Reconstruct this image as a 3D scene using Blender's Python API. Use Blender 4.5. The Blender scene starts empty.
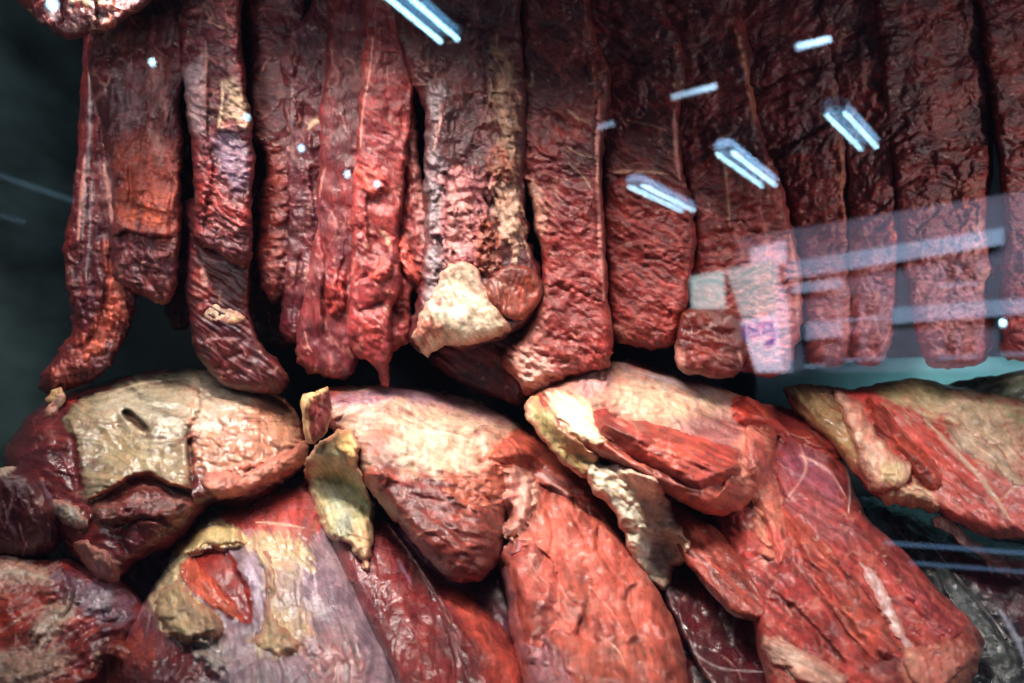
import bpy, math
import numpy as np
S = bpy.context.scene
C = S.collection
K = 1.2 / 1024.0           # metres per picture pixel at one metre
Z0 = 1.45                  # camera height
GY = 0.50                  # glass plane

# ------------------------------------------------------------------ camera, world, light, exposure
cam = bpy.data.cameras.new('camera'); co = bpy.data.objects.new('camera', cam); C.objects.link(co)
cam.sensor_width = 36.0; cam.lens = 36.0 / 1.2
cam.clip_start = 0.02; cam.clip_end = 200
co.location = (0, 0, Z0); co.rotation_euler = (math.radians(90), 0, 0)
cam.dof.use_dof = True; cam.dof.focus_distance = 0.90; cam.dof.aperture_fstop = 4.2
S.camera = co
w = bpy.data.worlds.new('World'); S.world = w; w.use_nodes = True
bg = w.node_tree.nodes['Background']
bg.inputs['Color'].default_value = (0.42, 0.48, 0.85, 1); bg.inputs['Strength'].default_value = 0.030
S.view_settings.view_transform = 'Standard'; S.view_settings.look = 'None'
S.view_settings.exposure = 0.0; S.view_settings.gamma = 1.0

def area(name, loc, target, sx, sy, power, col, spread=180):
    l = bpy.data.lights.new(name, 'AREA'); l.shape = 'RECTANGLE'; l.size = sx; l.size_y = sy
    l.energy = power; l.color = col; l.spread = math.radians(spread)
    o = bpy.data.objects.new(name, l); C.objects.link(o); o.location = loc
    d = [target[i] - loc[i] for i in range(3)]
    from mathutils import Vector
    o.rotation_euler = Vector(d).to_track_quat('-Z', 'Y').to_euler()
    return o
# tube lights inside the case, just above the frame, shining down and back on the joints
area('case_or_fill_lamp', (-0.20, 0.62, Z0 + 0.50), (-0.02, 0.95, Z0 - 0.17), 0.9, 0.030, 4.2, (1.0, 0.90, 0.84), 62)
area('case_or_fill_lamp', (0.85, 0.56, Z0 + 0.22), (0.22, 0.98, Z0 - 0.10), 0.05, 0.22, 1.1, (0.98, 0.90, 0.88), 110)
area('case_or_fill_lamp', (-0.42, 0.56, Z0 + 0.24), (-0.52, 1.1, Z0 - 0.02), 0.05, 0.2, 0.85, (0.84, 0.92, 1.0), 165)
area('case_or_fill_lamp', (0.05, 0.56, Z0 - 0.50), (0.0, 1.02, Z0 + 0.03), 0.9, 0.03, 0.14, (1.0, 0.82, 0.74), 100)
# added flood on the houses opposite, so their reflection shows bright in the pane
# added lamp hidden behind the joints, only to brighten the blue strip
area('case_or_fill_lamp', (0.70, 1.12, Z0 - 0.20), (0.78, 1.26, Z0 - 0.06), 0.5, 0.02, 0.25, (0.85, 0.97, 1.0), 140)
area('facade_fill_light', (2.3, -3.2, Z0 + 1.8), (2.4, -7.0, Z0 + 0.3), 2.0, 1.0, 950, (0.80, 0.86, 1.0), 120)

# ------------------------------------------------------------------ helpers
def tag(o, label=None, cat=None, group=None, kind=None):
    if label: o['label'] = label
    if cat: o['category'] = cat
    if group: o['group'] = group
    if kind: o['kind'] = kind
    return o
def unproj(px, py, D):
    px = np.asarray(px, float); py = np.asarray(py, float); D = np.asarray(D, float) + 0 * px
    return np.stack([(px - 512) * K * D, D, Z0 - (py - 341.5) * K * D], -1)
rng = np.random.RandomState(7)
_perm = rng.permutation(512); _ang = rng.rand(512) * 2 * np.pi
def perlin(x, y, seed=0):
    xi = np.floor(x).astype(int); yi = np.floor(y).astype(int); xf = x - xi; yf = y - yi
    def g(ix, iy, dx, dy):
        h = _ang[(_perm[(ix + seed * 37) & 511] + iy * 7 + seed * 13) & 511 if False else _perm[(_perm[(ix + seed * 37) & 511] + iy) & 511]]
        return np.cos(h) * dx + np.sin(h) * dy
    u = xf * xf * xf * (xf * (xf * 6 - 15) + 10); v = yf * yf * yf * (yf * (yf * 6 - 15) + 10)
    a = g(xi, yi, xf, yf); b = g(xi + 1, yi, xf - 1, yf); c = g(xi, yi + 1, xf, yf - 1); d = g(xi + 1, yi + 1, xf - 1, yf - 1)
    return ((a + (b - a) * u) * (1 - v) + (c + (d - c) * u) * v) * 1.5
def fbm(x, y, seed=0, oct=4, gain=0.5):
    r = 0; a = 1.0; t = 0
    for o in range(oct):
        r = r + a * perlin(x * 2 ** o + 17.3 * o, y * 2 ** o - 9.1 * o, seed + o); t += a; a *= gain
    return r / t
def smooth(a, b, x):
    t = np.clip((x - a) / (b - a), 0, 1); return t * t * (3 - 2 * t)
def catmull(P, closed, n=5):
    P = np.array(P, float); N = len(P); out = []
    rngi = range(N if closed else N - 1)
    for i in rngi:
        if closed: p0, p1, p2, p3 = P[(i - 1) % N], P[i], P[(i + 1) % N], P[(i + 2) % N]
        else: p0, p1, p2, p3 = P[max(i - 1, 0)], P[i], P[i + 1], P[min(i + 2, N - 1)]
        for k in range(n):
            t = k / n
            out.append(0.5 * ((2 * p1) + (-p0 + p2) * t + (2 * p0 - 5 * p1 + 4 * p2 - p3) * t * t + (-p0 + 3 * p1 - 3 * p2 + p3) * t ** 3))
    if not closed: out.append(P[-1])
    return np.array(out)
def seg_dist(X, Y, P, closed):
    """distance, nearest point, inside flag (closed), signed side and arc fraction (open)"""
    best = np.full(X.shape, 1e9); nx = X.copy(); ny = Y.copy(); side = np.zeros(X.shape); arc = np.zeros(X.shape)
    inside = np.zeros(X.shape, bool); N = len(P); M = N if closed else N - 1
    L = np.array([np.hypot(*(P[(i + 1) % N] - P[i])) for i in range(M)]); tot = L.sum() + 1e-9; acc = 0
    for i in range(M):
        a = P[i]; b = P[(i + 1) % N]; dx, dy = b - a; l2 = dx * dx + dy * dy + 1e-12
        vx = X - a[0]; vy = Y - a[1]
        t = np.clip((vx * dx + vy * dy) / l2, 0, 1)
        ex = vx - t * dx; ey = vy - t * dy; d = ex * ex + ey * ey
        m = d < best
        best = np.where(m, d, best); nx = np.where(m, a[0] + t * dx, nx); ny = np.where(m, a[1] + t * dy, ny)
        if not closed:
            side = np.where(m, np.sign(dx * vy - dy * vx), side); arc = np.where(m, (acc + t * L[i]) / tot, arc)
        else:
            c = ((a[1] > Y) != (b[1] > Y)) & (X < (b[0] - a[0]) * (Y - a[1]) / (b[1] - a[1] + 1e-12) + a[0])
            inside ^= c
        acc += L[i]
    return np.sqrt(best), nx, ny, inside, side, arc
def poisson(mask, step):
    """smooth inflation of the mask, in squared pixels"""
    levels = [mask]
    while min(levels[-1].shape) > 14 and len(levels) < 5:
        m = levels[-1]; h, w_ = m.shape; m = m[:h // 2 * 2, :w_ // 2 * 2]
        levels.append((m[::2, ::2].astype(int) + m[1::2, ::2] + m[::2, 1::2] + m[1::2, 1::2]) >= 2)
    u = np.zeros(levels[-1].shape)
    for li in range(len(levels) - 1, -1, -1):
        m = levels[li]; hs = step * 2 ** li
        if li < len(levels) - 1:
            up = np.repeat(np.repeat(u, 2, 0), 2, 1); u = np.zeros(m.shape)
            hh = min(up.shape[0], m.shape[0]); ww = min(up.shape[1], m.shape[1]); u[:hh, :ww] = up[:hh, :ww]
        u = u * m
        for _ in range(400 if li == len(levels) - 1 else 60):
            p = np.pad(u, 1)
            u = (p[:-2, 1:-1] + p[2:, 1:-1] + p[1:-1, :-2] + p[1:-1, 2:] + hs * hs) * 0.25 * m
    return u

# ------------------------------------------------------------------ materials
def meat_material(name, rough=0.34, coat=0.35, bump=0.35, sss=0.10, grain=420.0, stretch=(1, 1, 1)):
    m = bpy.data.materials.new(name); m.use_nodes = True; nt = m.node_tree; N = nt.nodes; Lk = nt.links
    p = N['Principled BSDF']
    at = N.new('ShaderNodeAttribute'); at.attribute_name = 'flesh'
    tc = N.new('ShaderNodeTexCoord'); mp = N.new('ShaderNodeMapping'); mp.inputs['Scale'].default_value = stretch
    Lk.new(tc.outputs['Object'], mp.inputs['Vector'])
    n1 = N.new('ShaderNodeTexNoise'); n1.inputs['Scale'].default_value = grain; n1.inputs['Detail'].default_value = 4; n1.inputs['Roughness'].default_value = 0.6
    n2 = N.new('ShaderNodeTexNoise'); n2.inputs['Scale'].default_value = grain * 0.28; n2.inputs['Detail'].default_value = 5; n2.inputs['Distortion'].default_value = 0.8
    for n in (n1, n2): Lk.new(mp.outputs['Vector'], n.inputs['Vector'])
    # fine mottling of the flesh colour
    r = N.new('ShaderNodeMapRange'); r.inputs['From Min'].default_value = 0.3; r.inputs['From Max'].default_value = 0.7
    r.inputs['To Min'].default_value = 0.80; r.inputs['To Max'].default_value = 1.20
    Lk.new(n2.outputs['Fac'], r.inputs['Value'])
    mx = N.new('ShaderNodeMix'); mx.data_type = 'RGBA'; mx.blend_type = 'MULTIPLY'; mx.inputs['Factor'].default_value = 1
    Lk.new(at.outputs['Color'], mx.inputs[6]); Lk.new(r.outputs['Result'], mx.inputs[7])
    Lk.new(mx.outputs[2], p.inputs['Base Color'])
    rr = N.new('ShaderNodeMapRange'); rr.inputs['To Min'].default_value = rough - 0.16; rr.inputs['To Max'].default_value = rough + 0.22
    rr.inputs['From Min'].default_value = 0.3; rr.inputs['From Max'].default_value = 0.7
    n3 = N.new('ShaderNodeTexNoise'); n3.inputs['Scale'].default_value = 42; n3.inputs['Detail'].default_value = 4
    Lk.new(tc.outputs['Object'], n3.inputs['Vector'])
    Lk.new(n3.outputs['Fac'], rr.inputs['Value']); Lk.new(rr.outputs['Result'], p.inputs['Roughness'])
    p.inputs['Coat Weight'].default_value = coat; p.inputs['Coat Roughness'].default_value = 0.15
    p.inputs['Subsurface Weight'].default_value = sss; p.inputs['Subsurface Radius'].default_value = (1.0, 0.25, 0.15)
    p.inputs['Subsurface Scale'].default_value = 0.006
    ad = N.new('ShaderNodeMath'); ad.operation = 'MULTIPLY_ADD'; ad.inputs[1].default_value = 2.2
    Lk.new(n2.outputs['Fac'], ad.inputs[0]); Lk.new(n1.outputs['Fac'], ad.inputs[2])
    b = N.new('ShaderNodeBump'); b.inputs['Strength'].default_value = bump; b.inputs['Distance'].default_value = 0.0035
    Lk.new(ad.outputs[0], b.inputs['Height']); Lk.new(b.outputs['Normal'], p.inputs['Normal']); Lk.new(b.outputs['Normal'], p.inputs['Coat Normal'])
    return m
M_MUSCLE = meat_material('muscle', 0.40, 0.34, 0.30, 0.08, 560.0, (1, 1, .5))
M_RAW = meat_material('raw_strip', 0.44, 0.18, 0.36, 0.06, 560.0, (1, 1, .35))
M_DRY = meat_material('dried_muscle', 0.40, 0.24, 0.38, 0.03, 560.0, (.7, 1, 1))
M_FAT = meat_material('fat', 0.40, 0.35, 0.35, 0.22, 360.0)
M_SKIN = meat_material('silverskin', 0.32, 0.60, 0.26, 0.05, 400.0, (1, 1, .35))
def plain(name, col, rough=0.5, metal=0.0, noise=0.25, scale=8.0, emit=0.0, stretch=(1, 1, 1)):
    m = bpy.data.materials.new(name); m.use_nodes = True; nt = m.node_tree; N = nt.nodes; p = N['Principled BSDF']
    tc = N.new('ShaderNodeTexCoord'); mp = N.new('ShaderNodeMapping'); mp.inputs['Scale'].default_value = stretch
    n = N.new('ShaderNodeTexNoise'); n.inputs['Scale'].default_value = scale; n.inputs['Detail'].default_value = 5
    nt.links.new(tc.outputs['Object'], mp.inputs['Vector']); nt.links.new(mp.outputs['Vector'], n.inputs['Vector'])
    cr = N.new('ShaderNodeValToRGB'); a = cr.color_ramp.elements
    a[0].position = 0.3; a[1].position = 0.7
    a[0].color = tuple(c * (1 - noise) for c in col) + (1,); a[1].color = tuple(min(1, c * (1 + noise)) for c in col) + (1,)
    nt.links.new(n.outputs['Fac'], cr.inputs['Fac']); nt.links.new(cr.outputs['Color'], p.inputs['Base Color'])
    p.inputs['Roughness'].default_value = rough; p.inputs['Metallic'].default_value = metal
    if emit:
        p.inputs['Emission Color'].default_value = tuple(col) + (1,); p.inputs['Emission Strength'].default_value = emit
    return m

# ------------------------------------------------------------------ flesh builder
RED = (0.36, 0.042, 0.030); DEEP = (0.17, 0.018, 0.018); PURP = (0.11, 0.015, 0.024); SALMON = (0.54, 0.11, 0.070)
PINK = (0.62, 0.28, 0.22); CREAM = (0.56, 0.41, 0.26); WHITE = (0.60, 0.48, 0.35); TAN = (0.40, 0.28, 0.17)
GREYTAN = (0.38, 0.32, 0.23); LILAC = (0.27, 0.19, 0.27); YELLOW = (0.68, 0.47, 0.17); OLIVE = (0.42, 0.38, 0.16)
ORANGE = (0.62, 0.14, 0.055); BROWN = (0.27, 0.075, 0.035); GREY = (0.30, 0.24, 0.25); DARK = (0.055, 0.010, 0.012)
_seed = [3]; SURF = {}
def flesh(name, outline, D, T=28, R=None, back=0.6, grad=(0, 0), base=RED, alt=DEEP, mat=None, parent=None, step=1.35,
          wr=(), lump=(26, 4.0), fib=None, patches=(), streaks=(), folds=(), creases=(), marble=0.0, jag=1.6, knot=1.0, mix=0.9, strata=2.6, bands=1.0, fine=None, threads=None, drape=False, gentle=False, fresh=None):
    """One closed piece of meat. Outline in picture pixels at depth D, real thickness T (in px at 1 m); relief lists in px.
    wr: (angle, long, short, amp[, y0, y1]) wrinkles; patches: (poly, colour, soft, jitter, relief, lumpamp, opacity);
    streaks: (line, colour, width, opacity, relief); folds: (line, height, falloff); creases: (line, depth, width)"""
    _seed[0] += 5; sd_ = _seed[0]
    if mat is M_FAT: strata = 0.7; knot = 0.5
    mat = mat or M_MUSCLE
    if fine is None: fine = 0.38 if mat is M_DRY else (0.5 if mat is M_FAT else 0.16)
    if threads is None: threads = 0 if mat is M_FAT else 6
    soft_piece = mat in (M_MUSCLE, M_SKIN)
    if mat is M_RAW: fine = 0.22
    if soft_piece: knot *= 0.62; strata *= 0.75; fine *= 0.7
    rs = np.random.RandomState(sd_); ox = [p[0] for p in outline]; oy = [p[1] for p in outline]; streaks = list(streaks)
    for _ in range(threads):
        a = math.radians(fib[0] if fib else 70) + rs.normal() * 0.5; L = 12 + 26 * rs.rand()
        x = rs.uniform(min(ox), max(ox)); y = rs.uniform(max(min(oy), 0), min(max(oy), 690)); q = rs.normal() * 0.25
        streaks.append(([(x, y), (x + L * math.cos(a) * .5, y + L * math.sin(a) * .5), (x + L * math.cos(a + q), y + L * math.sin(a + q))], PINK, 0.6 + rs.rand() * 0.7, .40, .8))
    P = catmull(outline, True, 6)
    P = P + jag * np.stack([fbm(P[:, 0] / 9, P[:, 1] / 9, sd_, 3), fbm(P[:, 0] / 9 + 40, P[:, 1] / 9, sd_ + 1, 3)], -1) * (1.8 if soft_piece else 3.4 if mat is M_FAT else 2.8) + 2.4 * np.stack([fbm(P[:, 0] / 24, P[:, 1] / 24, sd_ + 60, 2), fbm(P[:, 0] / 24 + 40, P[:, 1] / 24, sd_ + 61, 2)], -1)
    x0, y0 = P.min(0) - 2 * step; x1, y1 = P.max(0) + 2 * step
    gx = np.arange(x0, x1 + step, step); gy = np.arange(y0, y1 + step, step)
    X, Y = np.meshgrid(gx, gy)
    d, nx, ny, ins, _, _ = seg_dist(X, Y, P, True)
    u = poisson(ins, step)
    width = np.sqrt(2 * max(u.max(), 1))
    if R is None: R = width * (0.42 if mat in (M_DRY, M_RAW) else 0.45)
    elif soft_piece: R = R * 0.85
    s = np.sqrt(2 * u) / R; prof = s / (1 + s ** 4) ** 0.25
    if gentle: prof = smooth(0, R, d + 0 * s) * np.clip(s, 0, 1) ** 0.4
    prof = np.where(ins, prof, 0)
    edge = np.where(ins, smooth(-1.5, 4.5, d), 0)
    Xw = X + 5 * fbm(X / 34, Y / 34, sd_ + 2, 2); Yw = Y + 5 * fbm(X / 34 + 9, Y / 34, sd_ + 3, 2)
    h = T * prof
    if mat is M_DRY: lump = (lump[0] * 1.35, lump[1] * 1.7)
    if lump: h = h + edge * lump[1] * fbm(Xw / lump[0], Yw / lump[0], sd_ + 4, 3)
    for q in wr:
        an, lo, sh, am = q[:4]; a = math.radians(an); cx = math.cos(a); sx = math.sin(a); vs = 0.85 + 0.6 * rs.rand(); lo = lo * vs * 1.2; sh = sh * vs
        A = (Xw * cx + Yw * sx) / lo; B = (-Xw * sx + Yw * cx) / sh
        A = A + 0.6 * fbm(X / 30, Y / 30, sd_ + 5, 2); B = B + 1.1 * fbm(X / 42, Y / 42, sd_ + 6, 2)
        A = A + 0.5 * fbm(X / 12, Y / 12, sd_ + 40, 2); B = B + 0.35 * fbm(X / 11, Y / 11, sd_ + 41, 2)
        n = np.abs(perlin(A, B, sd_ + 7)) * 1.5 + 0.7 * np.abs(perlin(A * 1.7 + 5, B * 0.55, sd_ + 8)) + 0.35 * np.abs(perlin(A * 2.6, B * 2.1, sd_ + 42)) - 0.35
        wgt = 0.25 + 0.95 * smooth(-0.30, 0.35, fbm(X / 26, Y / 34, sd_ + 43, 2))
        if len(q) > 4: wgt = wgt * smooth(q[4], q[5], Y + 25 * fbm(X / 30, Y / 60, sd_ + 11, 2))
        h = h + edge * am * (0.55 if mat is M_DRY else 0.4) * np.minimum(n, 1.0) * wgt
    # knotted sinew: warped ridges at two scales, present on every piece
    Xs = X + 14 * fbm(X / 30, Y / 44, sd_ + 50, 3); Ys = Y + 14 * fbm(X / 30 + 5, Y / 44, sd_ + 51, 3)
    fa = math.radians(fib[0] if fib else (wr[0][0] if wr else 75)); A = Xs * math.cos(fa) + Ys * math.sin(fa); B = -Xs * math.sin(fa) + Ys * math.cos(fa)
    kn = (1 - np.abs(fbm(A / 55, B / 20, sd_ + 52, 3)) * 3.2).clip(-1, 1); kf = (1 - np.abs(fbm(A / 26, B / 7, sd_ + 53, 2)) * 2.6).clip(-1, 1)
    if mat is not M_DRY and mat is not M_FAT: kn = (1 - np.abs(fbm(A / 120, B / 48, sd_ + 52, 1)) * 3.0).clip(-1, 1) * 1.5 + 1.6 * fbm(A / 46, B / 20, sd_ + 55, 2)
    h = h + edge * knot * (1.5 * kn + (0.7 if mat is M_DRY else 0.12) * kf * smooth(-0.25, 0.3, fbm(X / 22, Y / 22, sd_ + 54, 2)))
    if fib:   # (angle, across px, amp)
        a = math.radians(fib[0]); A = (Xw * math.cos(a) + Yw * math.sin(a)); B = (-Xw * math.sin(a) + Yw * math.cos(a))
        h = h + edge * fib[2] * (fbm(A / (fib[1] * 9), B / fib[1], sd_ + 9, 3))
    # overlapping layers of muscle: saw-tooth terraces with a seam of pale tissue along each step
    Av = Xs * math.cos(fa + .25) + Ys * math.sin(fa + .25); Bv = -Xs * math.sin(fa + .25) + Ys * math.cos(fa + .25)
    big = mat is not M_DRY; v = fbm(Av / (170 if big else 95), Bv / (60 if big else 38), sd_ + 62, 2 if big else 3) * (5.0 if big else 6.5) * bands + (0.10 if big else 0.25) * fbm(X / 6, Y / 6, sd_ + 63, 2); fl = np.floor(v); fr = v - fl
    h = h + edge * strata * (0.45 if soft_piece else 0.7) * ((1 - fr) * smooth(0, 0.10, fr) * 1.6)
    h = h + edge * fine * np.abs(fbm(X / 6.5, Y / 6.5, sd_ + 64, 3)) + edge * 0.35 * fine * fbm(X / 3.1, Y / 3.1, sd_ + 65, 2)
    tint = (np.sin(fl * 12.9898 + sd_) * 43758.5453) % 1.0
    seam = smooth(0.17, 0.03, fr) * smooth(-0.15, 0.25, fbm(X / 28, Y / 28, sd_ + 66, 2))
    # colour
    base = np.array(base); alt = np.array(alt)
    t = smooth(-0.35, 0.35, fbm(Xw / 40, Yw / 40, sd_ + 12, 4))[..., None] * mix
    col = base * (1 - t) + alt * t
    if fresh:  # mixes in a brighter red towards the bottom
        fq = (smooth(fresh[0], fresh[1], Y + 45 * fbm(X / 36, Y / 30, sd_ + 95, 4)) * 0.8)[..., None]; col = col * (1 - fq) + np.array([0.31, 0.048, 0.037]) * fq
    f2 = fbm(X / 9, Y / 9, sd_ + 13, 4)[..., None]; col = col * (1 + 0.40 * f2)
    tn = (tint - .5)[..., None] * min(1.0, strata / 2.6); col = col * (1 + 0.45 * tn * np.array([1, .8, .8]))
    sm = (seam * 0.40 * min(1.0, strata / 2.6))[..., None]; col = col * (1 - sm) + (col * 0.6 + np.array([0.30, 0.15, 0.12])) * sm
    if fib:
        a = math.radians(fib[0]); A = (Xw * math.cos(a) + Yw * math.sin(a)); B = (-Xw * math.sin(a) + Yw * math.cos(a))
        ff = fbm(A / (fib[1] * 10), B / (fib[1] * 0.9), sd_ + 14, 3)[..., None]; col = col * (1 + 0.5 * ff)
    Xf = X + 22 * fbm(X / 70, Y / 70, sd_ + 80, 2); Yf = Y + 22 * fbm(X / 70 + 5, Y / 70, sd_ + 81, 2)
    Af = Xf * math.cos(fa) + Yf * math.sin(fa); Bf = -Xf * math.sin(fa) + Yf * math.cos(fa)
    gA = fbm(Af / 42, Bf / 3.6, sd_ + 82, 3); gB = fbm(Af / 70, Bf / 9, sd_ + 83, 3)
    col = col * (1 + 0.55 * gA + 0.35 * gB)[..., None]
    q1 = (smooth(0.12, 0.5, gB) * smooth(-0.1, 0.3, fbm(X / 45, Y / 45, sd_ + 84, 2)) * (0 if mat is M_FAT else 0.08 if mat is M_DRY else 0.16))[..., None]
    col = col * (1 - q1) + np.array([0.40, 0.17, 0.14]) * q1
    if marble:
        r = 1 - np.abs(fbm(Xw / 24, Yw / 38, sd_ + 15, 3)) * 9
        mm = np.clip(r, 0, 1)[..., None] * smooth(-0.1, 0.3, fbm(X / 40, Y / 40, sd_ + 16, 2))[..., None] * marble
        col = col * (1 - mm) + np.array(PINK) * 0.8 * mm
    fk = (0.6 if mat is M_SKIN else 1.0) * (smooth(0.30, 0.42, fbm(X / 8, Y / 8, sd_ + 70, 3)) * smooth(0.0, 0.25, fbm(X / 33, Y / 33, sd_ + 71, 2)) * .55)[..., None]
    col = col * (1 - fk) + np.array([0.46, 0.26, 0.18]) * fk
    for q in patches:
        poly, c, soft, jit, rel, la, op = (list(q) + [1.0])[:7]
        pp = catmull(poly, True, 3)
        dd, _, _, ii, _, _ = seg_dist(X, Y, pp, True)
        sd = np.where(ii, dd, -dd) + jit * 1.5 * fbm(X / 11, Y / 11, sd_ + 17 + len(poly), 4) + jit * 1.6 * fbm(Af / 30, Bf / 5, sd_ + 85 + len(poly), 3)
        sf_ = soft if soft < 2.2 else soft * 1.5
        k = smooth(-sf_, sf_, sd)
        vn = fbm(X / 13, Y / 13, sd_ + 31, 4)[..., None]; vk = fbm(X / 5, Y / 7, sd_ + 33, 3)[..., None]
        cc = np.array(c) * (1 + 0.38 * vn) * (1 + 0.25 * vk)
        cc = cc * (1 - 0.25 * np.clip(vn * 2, 0, 1) * np.array([0.1, 0.7, 0.8]))
        cc = cc * (1 + 0.45 * gA + 0.2 * gB)[..., None]
        kk = np.clip(k * op * (1 - 0.35 * smooth(0.05, 0.5, fbm(X / 8 + 3, Y / 8, sd_ + 35, 4)) - 0.40 * smooth(0.05, 0.45, -gB)), 0, 1)[..., None]
        col = col * (1 - kk) + cc * kk
        if rel or la:
            h = h + edge * smooth(-1.5, 4, sd) * (rel + la * np.abs(fbm(Xw / 12, Yw / 12, sd_ + 19, 3)) * 2.0)
    if mat is M_FAT:
        rk = smooth(9, 0, d + 7 * fbm(X / 7, Y / 7, sd_ + 90, 3))[..., None] * 0.75
        col = col * (1 - rk) + np.array([0.36, 0.13, 0.09]) * rk
    for q in streaks:
        line, c, wd, op, rel = (list(q) + [0.0])[:5]
        pp = catmull(line, False, 4); dd, _, _, _, _, ar = seg_dist(X, Y, pp, False)
        wv = wd * (0.55 + 0.9 * np.clip(0.5 + fbm(X / 14, Y / 14, sd_ + 21, 3), 0, 1)) * np.sqrt(np.clip(np.sin(np.pi * np.clip(ar, 0.03, 0.97)) * 1.6, 0, 1))
        k = smooth(1.0, -0.2, dd / (wv + 0.01) - 0.3) * op
        cc = np.array(c) * (1 + 0.3 * fbm(X / 6, Y / 6, sd_ + 22, 3)[..., None])
        col = col * (1 - k[..., None]) + cc * k[..., None]
        if rel: h = h + edge * rel * np.exp(-(dd / (wv + 0.5)) ** 2)
    for q in folds:
        line, H, fo = q[:3]
        pp = catmull(line, False, 4); dd, _, _, _, si, ar = seg_dist(X + 2.5 * fbm(X / 12, Y / 12, sd_ + 23, 3), Y + 2.5 * fbm(X / 12 + 7, Y / 12, sd_ + 24, 3), pp, False)
        tw = smooth(0, 0.14, ar) * smooth(1, 0.86, ar)
        up = np.where(si > 0, np.exp(-dd / fo) * (1 - np.exp(-dd / 2.0)) * 1.2, -0.55 * np.exp(-dd / (fo * 0.6)))
        h = h + edge * H * (1.5 if soft_piece else 1.1) * up * tw
    for q in creases:
        line, de, wd = q[:3]
        pp = catmull(line, False, 4); dd, _, _, _, _, ar = seg_dist(X, Y, pp, False)
        tw = smooth(-0.02, 0.15, ar) * smooth(1.02, 0.85, ar)
        h = h - edge * de * np.exp(-(dd / wd) ** 2) * tw
    h = np.maximum(h, 0.35 * T * prof)
    # cells
    anyin = ins[:-1, :-1] | ins[1:, :-1] | ins[:-1, 1:] | ins[1:, 1:]
    use = np.zeros(X.shape, bool)
    use[:-1, :-1] |= anyin; use[1:, :-1] |= anyin; use[:-1, 1:] |= anyin; use[1:, 1:] |= anyin
    PX = np.where(ins, X, nx)[use]; PY = np.where(ins, Y, ny)[use]; H = np.where(ins, h, 0)[use]
    cxm, cym = outline_mean = P.mean(0)
    Db = D + grad[0] * (PX - cxm) + grad[1] * (PY - cym)
    if drape:      # the piece lies on the muscles already built under the same parent and follows them
        B = np.full(X.shape, 9.0)
        for (bx, by, st, DF) in SURF.get(parent.name, []):
            ii = ((Y - by) / st).round().astype(int); jj = ((X - bx) / st).round().astype(int)
            ok = (ii >= 0) & (jj >= 0) & (ii < DF.shape[0]) & (jj < DF.shape[1])
            B[ok] = np.minimum(B[ok], DF[ii[ok], jj[ok]])
        kn_ = B < 8; B[~kn_] = B[kn_].mean() if kn_.any() else D; lockB = B.copy()
        for it in range(260):
            p = np.pad(B, 1, mode='edge'); q = (p[:-2, 1:-1] + p[2:, 1:-1] + p[1:-1, :-2] + p[1:-1, 2:]) / 4
            B = np.where(kn_, lockB, q) if it < 220 else q
        Db = B[use] + 1.6 * K
    F = unproj(PX, PY, Db - H * K)
    inn = ins[use]
    if parent is not None and not drape:
        DF = np.full(X.shape, 9.0); DF[use] = Db - H * K; DF[~ins] = 9.0
        SURF.setdefault(parent.name, []).append((gx[0], gy[0], step, DF))
    n = use.sum(); idx = np.full(X.shape, -1); idx[use] = np.arange(n)
    # back skin shares the rim
    bidx = idx.copy(); isin = use & ins; nb = isin.sum(); bidx[isin] = n + np.arange(nb)
    Bk = unproj(PX[inn], PY[inn], Db[inn] + (T * prof[use][inn]) * K * back)
    V = np.concatenate([F, Bk])
    ce = np.argwhere(anyin); i, j = ce[:, 0], ce[:, 1]
    f1 = np.stack([idx[i, j], idx[i + 1, j], idx[i + 1, j + 1], idx[i, j + 1]], -1)
    f2_ = np.stack([bidx[i, j], bidx[i, j + 1], bidx[i + 1, j + 1], bidx[i + 1, j]], -1)
    rim = (f1 < n).all(1) & (f2_ < n).all(1)
    faces = np.concatenate([f1, f2_[~rim]])
    cen = V[:n].mean(0) if parent is None else np.array(parent.location)
    V = V - cen
    me = bpy.data.meshes.new(name)
    me.vertices.add(len(V)); me.vertices.foreach_set('co', V.ravel())
    me.loops.add(faces.size); me.loops.foreach_set('vertex_index', faces.ravel())
    me.polygons.add(len(faces)); me.polygons.foreach_set('loop_start', np.arange(0, faces.size, 4))
    me.polygons.foreach_set('loop_total', np.full(len(faces), 4)) if False else None
    me.update(calc_edges=True); me.validate()
    me.shade_smooth()
    cf = np.clip(col[use], 0.003, 0.9); lum = cf @ np.array([.3, .55, .15]); redness = np.clip((cf[:, 0] / (cf[:, 1] + 1e-3) - 1.6) / 2.5, 0, 1)[:, None]
    cf = cf * (1 - redness * (np.array([0.14, 0.10, 0.10]) if mat is M_MUSCLE else np.array([0.04, 0.24, 0.20]))) * 0.97; cf = np.clip(cf * (0.62 + 0.38 * np.clip(lum / 0.14, 0, 1.6))[:, None], 0.003, 0.9)
    ca = np.ones((len(V), 4)); ca[:n, :3] = cf; ca[n:, :3] = cf[inn]
    at = me.color_attributes.new('flesh', 'FLOAT_COLOR', 'POINT')
    if len(me.vertices) == len(V): at.data.foreach_set('color', ca.ravel())
    me.materials.append(mat or M_MUSCLE)
    o = bpy.data.objects.new(name, me); C.objects.link(o)
    if parent is not None: o.parent = parent
    else: o.location = cen
    return o
def root(name, px, py, D, label, cat, group=None):
    e = bpy.data.objects.new(name, None); C.objects.link(e); e.empty_display_size = 0.05
    e.location = tuple(unproj(px, py, D)); return tag(e, label, cat, group)
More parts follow.
